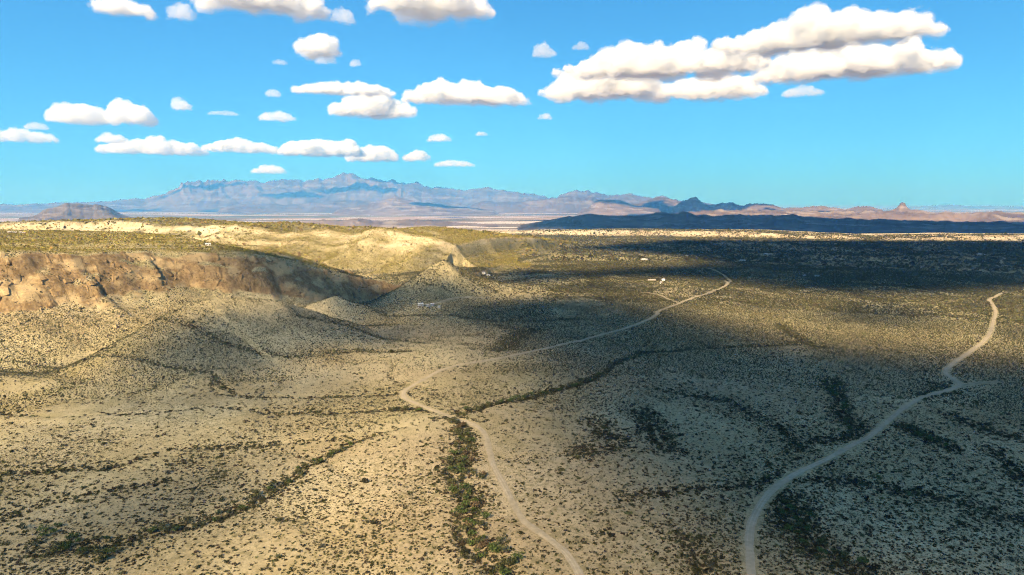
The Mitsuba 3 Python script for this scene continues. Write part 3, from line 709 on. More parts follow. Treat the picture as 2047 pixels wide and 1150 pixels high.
CLOUDS = [
    ('big white cloud bank with grey underside, highest at the upper right', [(1430, 1890, 28, 92)], 1, 'cloud_air'),
    ('long white cloud bank stretching across the upper right below the highest bank', [(1130, 1540, 88, 150), (1500, 1925, 82, 148)], 2, 'cloud_air'),
    ('grey-bottomed white cloud at the lower left of the upper right cloud bank', [(1085, 1330, 128, 192), (1290, 1540, 145, 192)], 3, 'cloud_air'),
    ('thin streak of cloud below the big cloud bank at the upper right', [(1560, 1650, 172, 190)], 4, 'wispy_cloud_air'),
    ('small puff of cloud left of the big upper right cloud bank', [(1065, 1112, 90, 112)], 5, 'wispy_cloud_air'),
    ('round white cumulus cloud standing alone left of centre', [(590, 682, 66, 110)], 6, 'cloud_air'),
    ('long flat white cloud left of centre, above the grey-bottomed one', [(580, 790, 162, 188)], 7, 'cloud_air'),
    ('grey-bottomed white cloud left of centre with a long tail to the right', [(660, 830, 184, 231), (800, 1060, 164, 205)], 8, 'cloud_air'),
    ('spread of small white cloud lumps at the middle left', [(85, 240, 208, 243), (210, 315, 200, 244)], 9, 'hazy_cloud_air'),
    ('small white cloud right of the spread at the middle left', [(340, 385, 197, 218)], 10, 'wispy_cloud_air'),
    ('long low bank of hazy cloud above the mountain massif', [(190, 420, 278, 306), (400, 560, 280, 302), (690, 800, 292, 320)], 11, 'hazy_cloud_air'),
    ('brighter middle of the long low bank of cloud above the mountain massif', [(555, 735, 276, 309)], 34, 'cloud_air'),
    ('small cloud hump at the left end of the long low bank', [(190, 255, 266, 284)], 12, 'wispy_cloud_air'),
    ('pale cloud at the left edge of the picture', [(-40, 120, 258, 281)], 13, 'wispy_cloud_air'),
    ('small cloud over the pale one at the left edge', [(45, 100, 245, 258)], 14, 'wispy_cloud_air'),
    ('small white cloud below the long flat cloud left of centre', [(515, 592, 222, 240)], 15, 'wispy_cloud_air'),
    ('tiny cloud right of centre, under the tail of the grey-bottomed cloud', [(853, 902, 268, 282)], 16, 'wispy_cloud_air'),
    ('tiny cloud beside another right of centre, lower sky', [(948, 977, 262, 271)], 17, 'wispy_cloud_air'),
    ('small flat cloud under the tail end near the middle of the sky', [(1010, 1066, 197, 209)], 18, 'wispy_cloud_air'),
    ('tiny cloud at the left of the long flat cloud', [(530, 562, 178, 192)], 19, 'wispy_cloud_air'),
    ('wisp of cloud near the middle of the sky', [(1073, 1105, 226, 238)], 20, 'wispy_cloud_air'),
    ('thin cloud streak left of the small white cloud', [(412, 482, 221, 230)], 21, 'wispy_cloud_air'),
    ('pale cloud shred just above the mountain massif', [(500, 575, 330, 345)], 22, 'wispy_cloud_air'),
    ('pale cloud right of the long low bank', [(805, 862, 301, 320)], 23, 'wispy_cloud_air'),
    ('thin pale cloud streak right of the long low bank, above the mountains', [(865, 950, 320, 332)], 24, 'wispy_cloud_air'),
    ('white cloud at the top left edge of the picture', [(175, 315, -6, 26)], 25, 'cloud_air'),
    ('small white cloud right of the top left one', [(330, 395, 6, 34)], 26, 'wispy_cloud_air'),
    ('long cloud along the top edge, left of centre', [(375, 660, -45, 18)], 27, 'cloud_air'),
    ('small white cloud below the top edge', [(650, 712, 20, 43)], 28, 'wispy_cloud_air'),
    ('grey-bottomed cloud at the top edge near the middle', [(735, 985, -48, 26)], 29, 'cloud_air'),
    ('puff right of the round cumulus cloud', [(698, 722, 116, 131)], 30, 'wispy_cloud_air'),
    ('small shred under the round cumulus cloud', [(625, 675, 110, 127)], 31, 'wispy_cloud_air'),
    ('small shred left below the round cumulus cloud', [(543, 576, 118, 128)], 32, 'wispy_cloud_air'),
    ('small puff beside the left end of the big cloud bank', [(1143, 1180, 84, 98)], 33, 'wispy_cloud_air'),
]
for lab_, lobes, sd, sg_ in CLOUDS:
    cloud(number('cloud'), lab_, lobes, sd, sg_)

# ------------------------------------------------------------------ clouds overhead and behind, whose shadows lie on the land
SHADE_Z = 2150.0


def foot(px, py):
    """where the sunray through a place seen in the photograph meets height 0"""
    inside = -60 <= px <= 2110 and py <= 1180
    p = hit(px, py) if inside else np.array([*at(px, py, 0), 0.0])
    return p[:2] - SUN[:2] / SUN[2] * p[2]


SHADES = [  # (depth of the shade, softness of its edge in metres, its outline in the photograph)
    (1.0, 45, [(1340, 1150), (1230, 1030), (1130, 940), (1060, 850), (1035, 780), (1020, 730), (1030, 700), (990, 672), (930, 652), (800, 634), (770, 622), (860, 606), (960, 597), (1060, 595), (1300, 595), (1330, 612), (1350, 642), (1420, 634), (1520, 658), (1600, 690), (1700, 702), (1800, 692), (1900, 705), (2060, 722), (2500, 720), (3200, 1150), (2600, 1600), (1900, 1600)]),
    (0.35, 40, [(960, 1150), (960, 1000), (940, 900), (930, 820), (900, 740), (1000, 700), (1400, 900), (1500, 1150), (1400, 1600), (1000, 1600)]),
    (0.62, 40, [(1060, 1150), (1010, 1000), (965, 900), (950, 820), (930, 760), (900, 715), (850, 680), (760, 650), (700, 640), (800, 620), (1000, 600), (1300, 700), (1700, 1150), (1900, 1600), (1300, 1600)]),
    (1.0, 45, [(1100, 484), (1350, 481), (2047, 483), (2500, 480), (2700, 570), (2047, 574), (1850, 588), (1700, 592), (1560, 578), (1450, 560), (1330, 553), (1180, 553), (1010, 568), (950, 548), (1010, 535), (1160, 545), (1230, 538), (1330, 533), (1440, 527), (1320, 507), (1180, 499)]),
    (0.90, 15, [(455, 508), (520, 504), (600, 518), (690, 546), (780, 566), (825, 568), (850, 560), (840, 575), (800, 596), (770, 622), (720, 618), (640, 600), (560, 592), (490, 574)]),
    (0.5, 25, [(390, 512), (480, 500), (560, 506), (560, 610), (480, 590), (410, 560)]),
    (0.72, 12, [(195, 745), (300, 672), (372, 626), (440, 613), (560, 616), (640, 634), (700, 660), (660, 700), (560, 740), (480, 765), (330, 765)]),
    (0.75, 18, [(560, 655), (640, 648), (760, 650), (900, 665), (820, 690), (660, 700), (560, 690)]),
    (0.88, 10, [(600, 642), (625, 610), (662, 598), (700, 603), (765, 632), (700, 648)]),
    (0.92, 10, [(690, 590), (790, 585), (835, 562), (830, 580), (780, 612), (755, 625), (700, 612)]),
    (0.82, 12, [(752, 620), (800, 593), (850, 562), (884, 543), (905, 562), (950, 582), (985, 592), (900, 608), (800, 625)]),
    (0.52, 30, [(150, 755), (480, 760), (640, 710), (740, 720), (740, 790), (620, 850), (300, 880), (60, 860)]),
    (0.45, 25, [(-300, 880), (120, 905), (300, 885), (560, 890), (600, 960), (520, 1030), (430, 1080), (380, 1180), (300, 1600), (-500, 1600)]),
    (0.72, 18, [(240, 950), (420, 930), (560, 940), (540, 1000), (380, 1060), (250, 1090), (100, 1150), (-100, 1300), (-100, 1060), (150, 1030)]),
    (0.55, 30, [(1180, 562), (1300, 568), (1330, 590), (1180, 582), (1040, 576)]),
    (0.6, 25, [(1640, 610), (1800, 600), (1900, 640), (1850, 660), (1700, 650), (1620, 640)]),
    (0.5, 25, [(640, 600), (760, 640), (700, 700), (860, 720), (1000, 680), (980, 590), (860, 600)]),
]
SHADES_FAR = [  # in metres on the low desert
    (1.0, 120, [(250, 4450), (700, 4200), (2400, 3600), (4200, 3000), (6200, 3800), (4900, 5700), (2600, 6900), (1400, 7300), (700, 6800), (500, 5600)]),
    (0.9, 120, [(-6500, 8700), (-5800, 8600), (-5500, 8900), (-5900, 9200), (-6500, 9100)]),
]


def shade_cloud(name, label, shades, x0, x1, y0, y1, step, warp, seed, sigma=0.020, tau=0.995):
    """low broken cloud overhead: a sheet leaning with the sunrays, as thick as the shade below it is deep"""
    xs, ys = np.arange(x0, x1, step), np.arange(y0, y1, step)
    X, Y = np.meshgrid(xs, ys, indexing='ij')
    r = np.hypot(X, Y)
    amp = warp * np.clip(r / 900, 0.25, 3)
    sc = 0.0
    Xw = X + amp * (nz(X, Y, warp * 3.2, 4, seed)); Yw = Y + amp * 1.2 * (nz(X, Y, warp * 3.2, 4, seed + 1))
    dmap = np.zeros(X.shape)
    for depth, soft, poly in shades:
        inside = shapely.contains_xy(sg.MultiPoint(poly).convex_hull if soft <= 12 else shapely.make_valid(sg.Polygon(poly)), Xw, Yw)
        dmap = np.maximum(dmap, ndimage.gaussian_filter(inside * depth, soft / step))
    dmap = np.clip(dmap * (1 + 0.22 * nz(X, Y, warp * 4, 4, seed + 2)), 0, 1)
    tk = np.maximum(-1.6 * np.log(1 - tau * np.clip(dmap, 0, 1)) - 0.02, 0) / sigma
    tk[0], tk[-1], tk[:, 0], tk[:, -1] = 0, 0, 0, 0
    lift = 60 * nz(X, Y, 500, 4, seed + 3)
    quad = np.stack([np.arange(X.size).reshape(X.shape)[a, b] for a, b in ((slice(0, -1), slice(0, -1)), (slice(1, None), slice(0, -1)), (slice(1, None), slice(1, None)), (slice(0, -1), slice(1, None)))], -1)
    q = quad.reshape(-1, 4); t = tk.ravel()
    q = q[(t[q] > 0).any(1)]
    G = np.stack([X.ravel(), Y.ravel(), np.zeros(X.size)], -1)
    mid = G + SUN * ((SHADE_Z + lift.ravel()) / SUN[2])[:, None]
    top, bot = mid + SUN * (t / 2)[:, None], mid - SUN * (t / 2)[:, None]
    low = np.where(t > 0, np.arange(X.size) + X.size, np.arange(X.size))
    f = np.vstack([q[:, [0, 1, 2]], q[:, [0, 2, 3]], low[q][:, [0, 2, 1]], low[q][:, [0, 3, 2]]])
    Vc = np.vstack([top, bot])
    used, inv = np.unique(f, return_inverse=True)
    d = ply_raw(Vc[used], inv.reshape(f.shape), None, None, None, 'cloud_edge')
    d['interior'] = {'type': 'ref', 'id': 'dense_cloud_air'}
    scene[name] = d
    labels[name] = {'label': label, 'category': 'cloud'}


near_shades = [(dp, soft, [tuple(foot(px, py)) for px, py in poly]) for dp, soft, poly in SHADES]
shade_cloud(number('cloud'), 'broken cloud overhead, above and behind the viewer, that shades the near plain', near_shades, -2600, 5200, -300, 3600, 14, 16, 301)
shade_cloud(number('cloud'), 'broken cloud above the top edge of the picture that shades the far hills', SHADES_FAR, -10000, 10000, 2800, 14500, 110, 300, 311)

# ------------------------------------------------------------------ dirt roads
ROADS = [
    ('dirt_road', 'pale dirt road winding up the middle of the picture past a sharp bend', 2.8,
     [(1170, 1180), (1155, 1150), (1135, 1110), (1100, 1080), (1050, 1045), (1030, 1015), (1010, 975), (988, 935), (978, 900), (970, 870), (955, 855), (930, 845), (890, 830), (850, 815), (815, 800), (806, 789), (815, 778), (850, 758), (880, 742), (920, 730), (970, 722), (1040, 708), (1120, 690), (1180, 676), (1240, 660), (1290, 642), (1313, 629), (1318, 622), (1358, 607), (1378, 599), (1420, 585), (1447, 574), (1455, 566), (1448, 562)]),
    ('dirt_road_001', 'pale dirt road curving up the right side of the picture', 2.8,
     [(1503, 1180), (1501, 1150), (1498, 1090), (1502, 1050), (1517, 1015), (1540, 985), (1580, 955), (1640, 925), (1700, 893), (1750, 865), (1800, 822), (1840, 797), (1870, 788), (1918, 772), (1905, 758), (1890, 745), (1905, 728), (1930, 710), (1965, 685), (1980, 665), (1985, 645), (1990, 625), (1985, 610), (1978, 600), (1990, 594), (2001, 587)]),
    ('dirt_track', 'faint dirt track leaving the right-hand road at its sharp bend towards the right', 1.5, [(1920, 771), (1945, 768), (1970, 766), (1995, 764)]),
    ('dirt_track_001', 'dirt track forking left from the middle road in the sunlit patch', 2.3, [(1358, 606), (1345, 602), (1330, 596), (1316, 590), (1300, 587), (1285, 585)]),
    ('dirt_track_002', 'short dirt track climbing right from the long shed by the cone-shaped hill', 3.0, [(832, 612), (865, 608), (885, 604), (905, 598), (925, 596), (965, 596)]),
    ('dirt_track_003', 'faint dirt track zigzagging on beyond the end of the middle road', 3.0, [(1455, 566), (1460, 562), (1452, 556), (1447, 551), (1437, 545), (1428, 540), (1410, 536)]),
    ('dirt_track_004', 'faint dirt track on the far shaded plain at the right edge', 3.6, [(2018, 535), (2003, 527), (2002, 521), (2010, 517)]),
]
road_pts, road_w = [], []
for name, lab_, w, pix in ROADS:
    P = np.array([at(px, py, 0) for px, py in pix])
    P = np.array([hit(px, py)[:2] if 0 <= px <= 2047 and py < 1150 else p for (px, py), p in zip(pix, P)])
    L = smooth_line(P, 2.5)
    tn = np.gradient(L, axis=0); tn /= np.linalg.norm(tn, axis=1, keepdims=True)
    nn = np.stack([-tn[:, 1], tn[:, 0]], -1)
    wd = w * 0.5 * (1 + 0.26 * nz(np.arange(len(L)) * 2.5, np.zeros(len(L)), 16, 4, 401)) + 0.0003 * np.hypot(*L.T)
    offs = np.array([-1, -0.5, 0, 0.5, 1.0])
    ring = L[:, None] + nn[:, None] * (offs[None, :] * wd[:, None])[..., None]
    ring += (nn[:, None] * (0.6 * nz(ring[..., 0], ring[..., 1], 5, 3, 402) * (np.abs(offs) == 1))[..., None])
    z = ground_z(ring[..., 0], ring[..., 1]) + 0.16 + 0.0003 * np.hypot(ring[..., 0], ring[..., 1]) - 0.12 * (np.abs(offs) == 1)
    Vr = np.concatenate([ring, z[..., None]], -1).reshape(-1, 3)
    k = np.arange(len(L) * 5).reshape(-1, 5)
    q = np.stack([k[:-1, :-1], k[:-1, 1:], k[1:, 1:], k[1:, :-1]], -1).reshape(-1, 4)
    f = np.vstack([q[:, [0, 1, 2]], q[:, [0, 2, 3]]])
    N = vertex_normals(Vr, f); N *= np.sign(N[:, 2:3] + 1e-9)
    uvr = np.stack([np.tile((offs + 1) / 2, (len(L), 1)).ravel(), np.repeat(np.arange(len(L)) * 2.5, 5)], -1)
    scene[name] = ply_raw(Vr, f, N, uvr, None, 'track_dirt' if 'track' in name else 'road_dirt')
    labels[name] = {'label': lab_, 'kind': 'structure'}
    road_pts.append(L); road_w.append(np.full(len(L), w * 0.5))
road_tree = cKDTree(np.vstack(road_pts))

# ------------------------------------------------------------------ where the scrub grows
def scrub_density(x, y):
    """(shrubs per square metre, wash strength)"""
    r = np.hypot(x, y)
    w = wash_field(x, y)
    patch = nz(x, y, 75, 4, 511); broad = nz(x, y, 330, 3, 512)
    right = sstep(-60, 120, x - 0.06 * y)
    d = 0.40 * (0.95 + 0.3 * right) * np.clip(1 + (0.75 - 0.25 * right) * patch + 0.35 * broad + 0.5 * nz(x, y, 17, 2, 513), 0.22, 2.2) * (0.85 + 0.4 * right)
    d = d * (0.85 + 2.0 * rills(x, y)) + 0.5 * w
    d = d * np.where(wash_field(x, y, 0.22) > 0.55, 0.25, 1.0)
    who, i, j = ground_who(x, y)
    slope = SLOPE[i, j]; rock = ROCK[i, j]
    d = d * (1 + 0.5 * sstep(500, 800, r))
    d = d * np.where(who == 1, 1.1 * (1 - 0.75 * rock) * np.where(slope < 0.2, 0.75, 1.0), 1.0)
    d = d * np.where(who == 2, 1.7, 1.0) * np.where((who >= 3) & (who < 10), 1.25, 1.0)
    # bare aprons
    for px, py, z, rad in ((230, 640, 30, 26), (180, 690, 14, 24), (110, 830, 3, 18), (820, 855, 0, 26), (60, 770, 6, 22), (960, 950, 0, 12)):
        c = at(px, py, z)
        d = d * (1 - 0.88 * np.exp(-(((x - c[0]) ** 2 + (y - c[1]) ** 2) / rad ** 2) ** 1.5))
    return d, w


def scatter(r0, r1, spacing, dens_scale, seed):
    g = np.random.default_rng(seed)
    half = math.radians(38.6)
    w = r1 * math.sin(half) + 20
    xs, ys = np.arange(-w, w, spacing), np.arange(r0 * math.cos(half) * 0.95, r1 + 5, spacing)
    X, Y = np.meshgrid(xs, ys)
    X = (X + g.uniform(0, spacing, X.shape)).ravel(); Y = (Y + g.uniform(0, spacing, Y.shape)).ravel()
    r = np.hypot(X, Y); k = (r >= r0) & (r < r1) & (np.abs(np.arctan2(X, Y)) < half)
    X, Y = X[k], Y[k]
    d, w = scrub_density(X, Y)
    k = g.random(len(X)) < d * dens_scale * spacing ** 2
    X, Y, w = X[k], Y[k], w[k]
    dist, near = road_tree.query(np.stack([X, Y], -1))
    k = dist > 2.9
    return X[k], Y[k], w[k]


PALETTE = np.array([(0.055, 0.055, 0.026), (0.075, 0.072, 0.034), (0.050, 0.046, 0.026), (0.085, 0.065, 0.040), (0.070, 0.075, 0.030), (0.10, 0.105, 0.045), (0.115, 0.11, 0.075), (0.135, 0.13, 0.05), (0.065, 0.050, 0.034)])
PW = np.array([0.2, 0.2, 0.14, 0.1, 0.12, 0.07, 0.07, 0.04, 0.06])


def proto_lumpy(seed, flakes, core):
    """one shrub of unit radius: a ragged dome of small tilted leaf clumps"""
    g = np.random.default_rng(seed)
    v, f = [], []
    for k in range(flakes):
        a = g.uniform(0, 2 * math.pi); e = math.asin(g.uniform(0.02, 1.0)); rr = g.uniform(0.62, 1.05)
        c = np.array([math.cos(a) * math.cos(e), math.sin(a) * math.cos(e), 0.12 + 0.62 * math.sin(e)]) * rr
        u = g.normal(size=3); u /= np.linalg.norm(u); nrm = c / np.linalg.norm(c) + 0.8 * g.normal(size=3); t = np.cross(nrm, u); t /= np.linalg.norm(t); b = np.cross(nrm, t); b /= np.linalg.norm(b)
        s = g.uniform(0.28, 0.52)
        i = len(v)
        v += [c + s * t, c + s * (-0.5 * t + 0.8 * b), c + s * (-0.5 * t - 0.8 * b)]
        f.append((i, i + 1, i + 2))
    # the dark middle
    i = len(v)
    for k in range(core):
        a = 2 * math.pi * k / core
        v.append(np.array([0.6 * math.cos(a), 0.6 * math.sin(a), 0.0]))
    v.append(np.array([0, 0, 0.55]))
    f += [(i + k, i + (k + 1) % core, i + core) for k in range(core)]
    return np.array(v), np.array(f)


def proto_dome(seed, sides, top):
    g = np.random.default_rng(seed)
    v = [np.array([math.cos(2 * math.pi * k / sides + g.uniform(-.3, .3)), math.sin(2 * math.pi * k / sides + g.uniform(-.3, .3)), 0]) * g.uniform(0.75, 1.15) for k in range(sides)]
    v = [p + np.array([0, 0, g.uniform(-0.05, 0.25)]) for p in v]
    v.append(np.array([g.uniform(-.3, .3), g.uniform(-.3, .3), top * g.uniform(0.85, 1.15)]))
    return np.array(v), np.array([(k, (k + 1) % sides, sides) for k in range(sides)])


def plant(X, Y, protos, size, seed, dark=1.0, zoff=-0.08):
    """one mesh of many shrubs, with a colour of its own for each and small differences within"""
    g = np.random.default_rng(seed)
    which = g.integers(0, len(protos), len(X))
    Z = ground_z(X, Y)
    Vs, Fs, Cs, n0 = [], [], [], 0
    col = PALETTE[g.choice(len(PALETTE), len(X), p=PW)] * 0.78 * g.uniform(0.6, 1.4, (len(X), 1)) * dark
    who, gi, gj = ground_who(X, Y)
    gold = ((who == 1) & (SLOPE[gi, gj] < 0.45) & (Z > 40)) | (who == 2)
    col = np.where(gold[:, None] & (g.random((len(X), 1)) < 0.92), col * [2.7, 2.35, 1.35], col)
    ang = g.uniform(0, 2 * math.pi, len(X)); asp = g.uniform(0.8, 1.25, len(X)); hz = g.uniform(0.75, 1.15, len(X))
    for k, (pv, pf) in enumerate(protos):
        m = which == k
        if not m.any(): continue
        s = size[m][:, None]
        ca, sa = np.cos(ang[m])[:, None], np.sin(ang[m])[:, None]
        x = pv[None, :, 0] * asp[m][:, None]; y = pv[None, :, 1] / asp[m][:, None]
        vx = X[m][:, None] + s * (ca * x - sa * y); vy = Y[m][:, None] + s * (sa * x + ca * y); vz = Z[m][:, None] + s * pv[None, :, 2] * hz[m][:, None] + zoff
        v = np.stack([vx, vy, vz], -1)
        c = col[m][:, None, :] * g.uniform(0.7, 1.3, (m.sum(), len(pv), 1))
        f = pf[None] + (np.arange(m.sum()) * len(pv))[:, None, None] + n0
        Vs.append(v.reshape(-1, 3)); Cs.append(c.reshape(-1, 3)); Fs.append(f.reshape(-1, 3)); n0 += v.shape[0] * v.shape[1]
    return ply_raw(np.vstack(Vs), np.vstack(Fs), None, None, np.vstack(Cs), 'foliage')


g = np.random.default_rng(77)
def sizes(w, base=0.62):
    return base * np.exp(g.normal(0, 0.36, len(w))) * (1 + 0.85 * w)


lumpy = [proto_lumpy(s, 17, 5) for s in range(12)]
lean = [proto_lumpy(s + 50, 6, 3) for s in range(12)]
dome5 = [proto_dome(s, 3, 0.95) for s in range(8)]
dome3 = [proto_dome(s + 30, 3, 0.9) for s in range(8)]

X, Y, W = scatter(190, 480, 1.15, 0.9, 601)
S = sizes(W, 0.44)
# the 300 shrubs that show largest are things of their own
show = S / np.hypot(X, Y) * ((np.abs(X) < 0.72 * Y) & (Y > 200))
own = np.argsort(-show)[:300]
for k, i in enumerate(own):
    d = plant(X[i:i + 1], Y[i:i + 1], [lumpy[k % 12]], S[i:i + 1], 7000 + k)
    nm = 'desert_shrub' if k == 0 else f'desert_shrub_{k:03d}'
    scene[nm] = d
    labels[nm] = {'label': 'one of the larger dark desert shrubs on the pale ground nearest the viewer', 'category': 'shrub', 'group': 'larger desert shrubs in the foreground'}
rest = np.ones(len(X), bool); rest[own] = False
big = rest & (S / np.hypot(X, Y) > np.quantile(S / np.hypot(X, Y), 0.66))
rest &= ~big
scene['desert_scrub'] = plant(X[big], Y[big], lumpy, S[big], 611)
labels['desert_scrub'] = {'label': 'countless small dark shrubs scattered over the near plain and slopes', 'category': 'scrub', 'kind': 'stuff'}
scene['desert_scrub__low_scrub'] = plant(X[rest], Y[rest], lean, S[rest], 615)
X, Y, W = scatter(480, 850, 1.25, 1.0, 602)
scene['desert_scrub__mid_scrub'] = plant(X, Y, dome5, sizes(W, 0.53), 612)
X, Y, W = scatter(850, 1500, 1.8, 0.22, 603)
scene['desert_scrub__far_scrub'] = plant(X, Y, dome3, sizes(W, 1.0), 613)
X, Y, W = scatter(1500, 3000, 4.4, 0.014, 604)
scene['desert_scrub__farthest_scrub'] = plant(X, Y, dome3, sizes(W, 2.6), 614)
for k in ('low_scrub', 'mid_scrub', 'far_scrub', 'farthest_scrub'):
    labels['desert_scrub__' + k] = {'label': 'dark shrubs thinning out across the distant plain', 'kind': 'stuff'}

# ------------------------------------------------------------------ trees of the washes
def tree(x, y, rad, tall, tint, label, group, seed, flakes=110):
    g = np.random.default_rng(seed)
    z = float(ground_z(x, y))
    key = number2('mesquite_tree')
    v, f, c = [], [], []
    lobes = [(g.normal(0, 0.38, 2) * rad, g.uniform(0.45, 0.8) * tall, g.uniform(0.45, 0.75) * rad) for _ in range(5)]
    unit = lambda m: m / np.linalg.norm(m, axis=1, keepdims=True)
    lb = np.array([(o[0], o[1], oz, rr) for o, oz, rr in lobes])[np.arange(flakes) % 5]
    d = unit(g.normal(size=(flakes, 3))) * [1, 1, 0.75] + [0, 0, 0.15]
    p = lb[:, :3] + d * lb[:, 3:] * g.uniform(0.55, 1.05, (flakes, 1)) * [1, 1, 0.7]
    p[:, 2] = np.where(p[:, 2] < 0.1, g.uniform(0.1, 0.5, flakes), p[:, 2])
    a = unit(g.normal(size=(flakes, 3))); b = unit(np.cross(a, g.normal(size=(flakes, 3)))); e = np.cross(a, b)
    sz = g.uniform(0.22, 0.42, (flakes, 1)) * (0.6 + 0.25 * rad)
    v = np.stack([p + sz * b, p - 0.6 * sz * b + 0.8 * sz * e, p - 0.6 * sz * b - 0.8 * sz * e], 1).reshape(-1, 3)
    f = np.arange(flakes * 3).reshape(-1, 3)
    c = np.repeat(np.array(tint) * g.uniform(0.6, 1.45, (flakes, 1)), 3, axis=0)
    v = np.array(v) + [x, y, z]
    scene[key + '__crown'] = ply_raw(v, np.array(f), None, None, np.array(c), 'foliage')
    tv, tf = [], []
    for k in range(4):
        a = g.uniform(0, 6.28); q = np.array([math.cos(a) * rad * 0.5, math.sin(a) * rad * 0.5, tall * 0.6])
        for m, (pt, w) in enumerate(((np.array([0, 0, -0.2]), 0.13), (q, 0.04))):
            for n in range(3):
                tv.append(pt + w * np.array([math.cos(n * 2.094), math.sin(n * 2.094), 0]))
        i = len(tv) - 6
        for n in range(3):
            m_ = (n + 1) % 3
            tf += [(i + n, i + m_, i + 3 + m_), (i + n, i + 3 + m_, i + 3 + n)]
    tv = np.array(tv) + [x, y, z]
    scene[key + '__trunk'] = ply_raw(tv, np.array(tf), None, None, np.tile([[0.10, 0.075, 0.05]], (len(tv), 1)), 'foliage')
    labels[key] = {'label': label, 'category': 'tree', 'group': group}


def number2(name):
    if name not in labels: return name
    k = 1
    while f'{name}_{k:03d}' in labels: k += 1
    return f'{name}_{k:03d}'


GREEN, OLIVE, BROWN = (0.07, 0.095, 0.03), (0.08, 0.08, 0.036), (0.125, 0.09, 0.05)
g = np.random.default_rng(99)
n_tree = 0
for (line, cnt, spread, rlo, rhi, kinds, lab_, grp) in [
    ([(1020, 1160), (990, 1110), (955, 1085), (935, 1060), (940, 1030), (930, 1010), (918, 985), (935, 960), (915, 930), (930, 905), (925, 870), (915, 845)], 95, 5.0, 1.3, 2.7, (GREEN, GREEN, OLIVE, OLIVE, BROWN),
     'bushy tree crowding the dry wash left of the middle dirt road', 'trees along the dry wash left of the middle road'),
    ([(905, 826), (945, 822), (1005, 806), (1075, 791), (1140, 774), (1205, 748)], 46, 3.5, 1.2, 2.3, (GREEN, OLIVE, OLIVE),
     'low bushy tree on the dark wash running right from the middle road crossing', 'trees along the wash right of the road crossing'),
    ([(890, 833), (850, 822), (815, 824), (775, 822)], 22, 2.5, 1.2, 2.2, (GREEN, OLIVE, OLIVE, BROWN),
     'low bushy tree just left of where the middle road crosses the wash', 'trees left of the road crossing'),
    ([(1575, 1010), (1600, 1060), (1640, 1105), (1730, 1145)], 26, 6, 1.2, 2.3, (OLIVE, GREEN), 'dark bushy tree in the shade right of the lower end of the right-hand road', 'trees in the shade right of the right-hand road'),
    ([(1660, 765), (1685, 805), (1692, 840), (1712, 868)], 24, 6, 1.4, 2.4, (OLIVE, GREEN), 'dark bushy tree in the shaded thicket left of the right-hand road', 'trees of the shaded thicket left of the right-hand road'),
    ([(1800, 850), (1850, 872), (1898, 892)], 18, 4, 1.4, 2.3, (OLIVE, GREEN), 'dark bushy tree in the shaded wash right of the right-hand road', 'trees of the shaded wash right of the right-hand road'),
    ([(700, 896), (640, 925), (560, 968), (500, 1010), (420, 1048), (300, 1075)], 40, 4.5, 1.2, 2.0, (OLIVE, OLIVE, GREEN), 'low olive tree on the wash slanting across the lower left', 'trees on the slanting wash at the lower left'),
    ([(100, 1100), (180, 1085), (240, 1120), (60, 1050)], 22, 7, 1.2, 2.3, (OLIVE, GREEN), 'dark olive tree in the shaded lower left corner', 'trees in the shaded lower left corner'),
]:
    P = np.array([at(px, py, 0) for px, py in line]); A_ = arcs(P)
    for k in range(cnt):
        t = A_[-1] * (k + g.uniform(0, 1)) / cnt
        x, y = np.interp(t, A_, P[:, 0]) + g.normal(0, spread * 0.5), np.interp(t, A_, P[:, 1]) + g.normal(0, spread * 0.5)
        r_ = g.uniform(rlo, rhi)
        if road_tree.query([x, y])[0] < 2.2 + r_: continue
        n_tree += 1
        tree(x, y, r_, r_ * g.uniform(0.95, 1.3), np.array(kinds[g.integers(len(kinds))]) * g.uniform(0.8, 1.25), lab_, grp, 9000 + n_tree)

# ------------------------------------------------------------------ houses, sheds and trailers
import trimesh
for nm, col in (('white_paint', (0.60, 0.59, 0.56)), ('grey_metal', (0.38, 0.40, 0.41)), ('tan_wall', (0.42, 0.34, 0.25)), ('dark_glass', (0.03, 0.035, 0.04)), ('brown_door', (0.16, 0.09, 0.05))):
    scene[nm] = {'type': 'twosided', 'bsdf': {'type': 'principled', 'base_color': {'type': 'rgb', 'value': list(col)}, 'roughness': 0.25 if nm == 'dark_glass' else 0.6}}


def bx(x0, x1, y0, y1, z0, z1):
    return trimesh.creation.box(bounds=[[x0, y0, z0], [x1, y1, z1]])


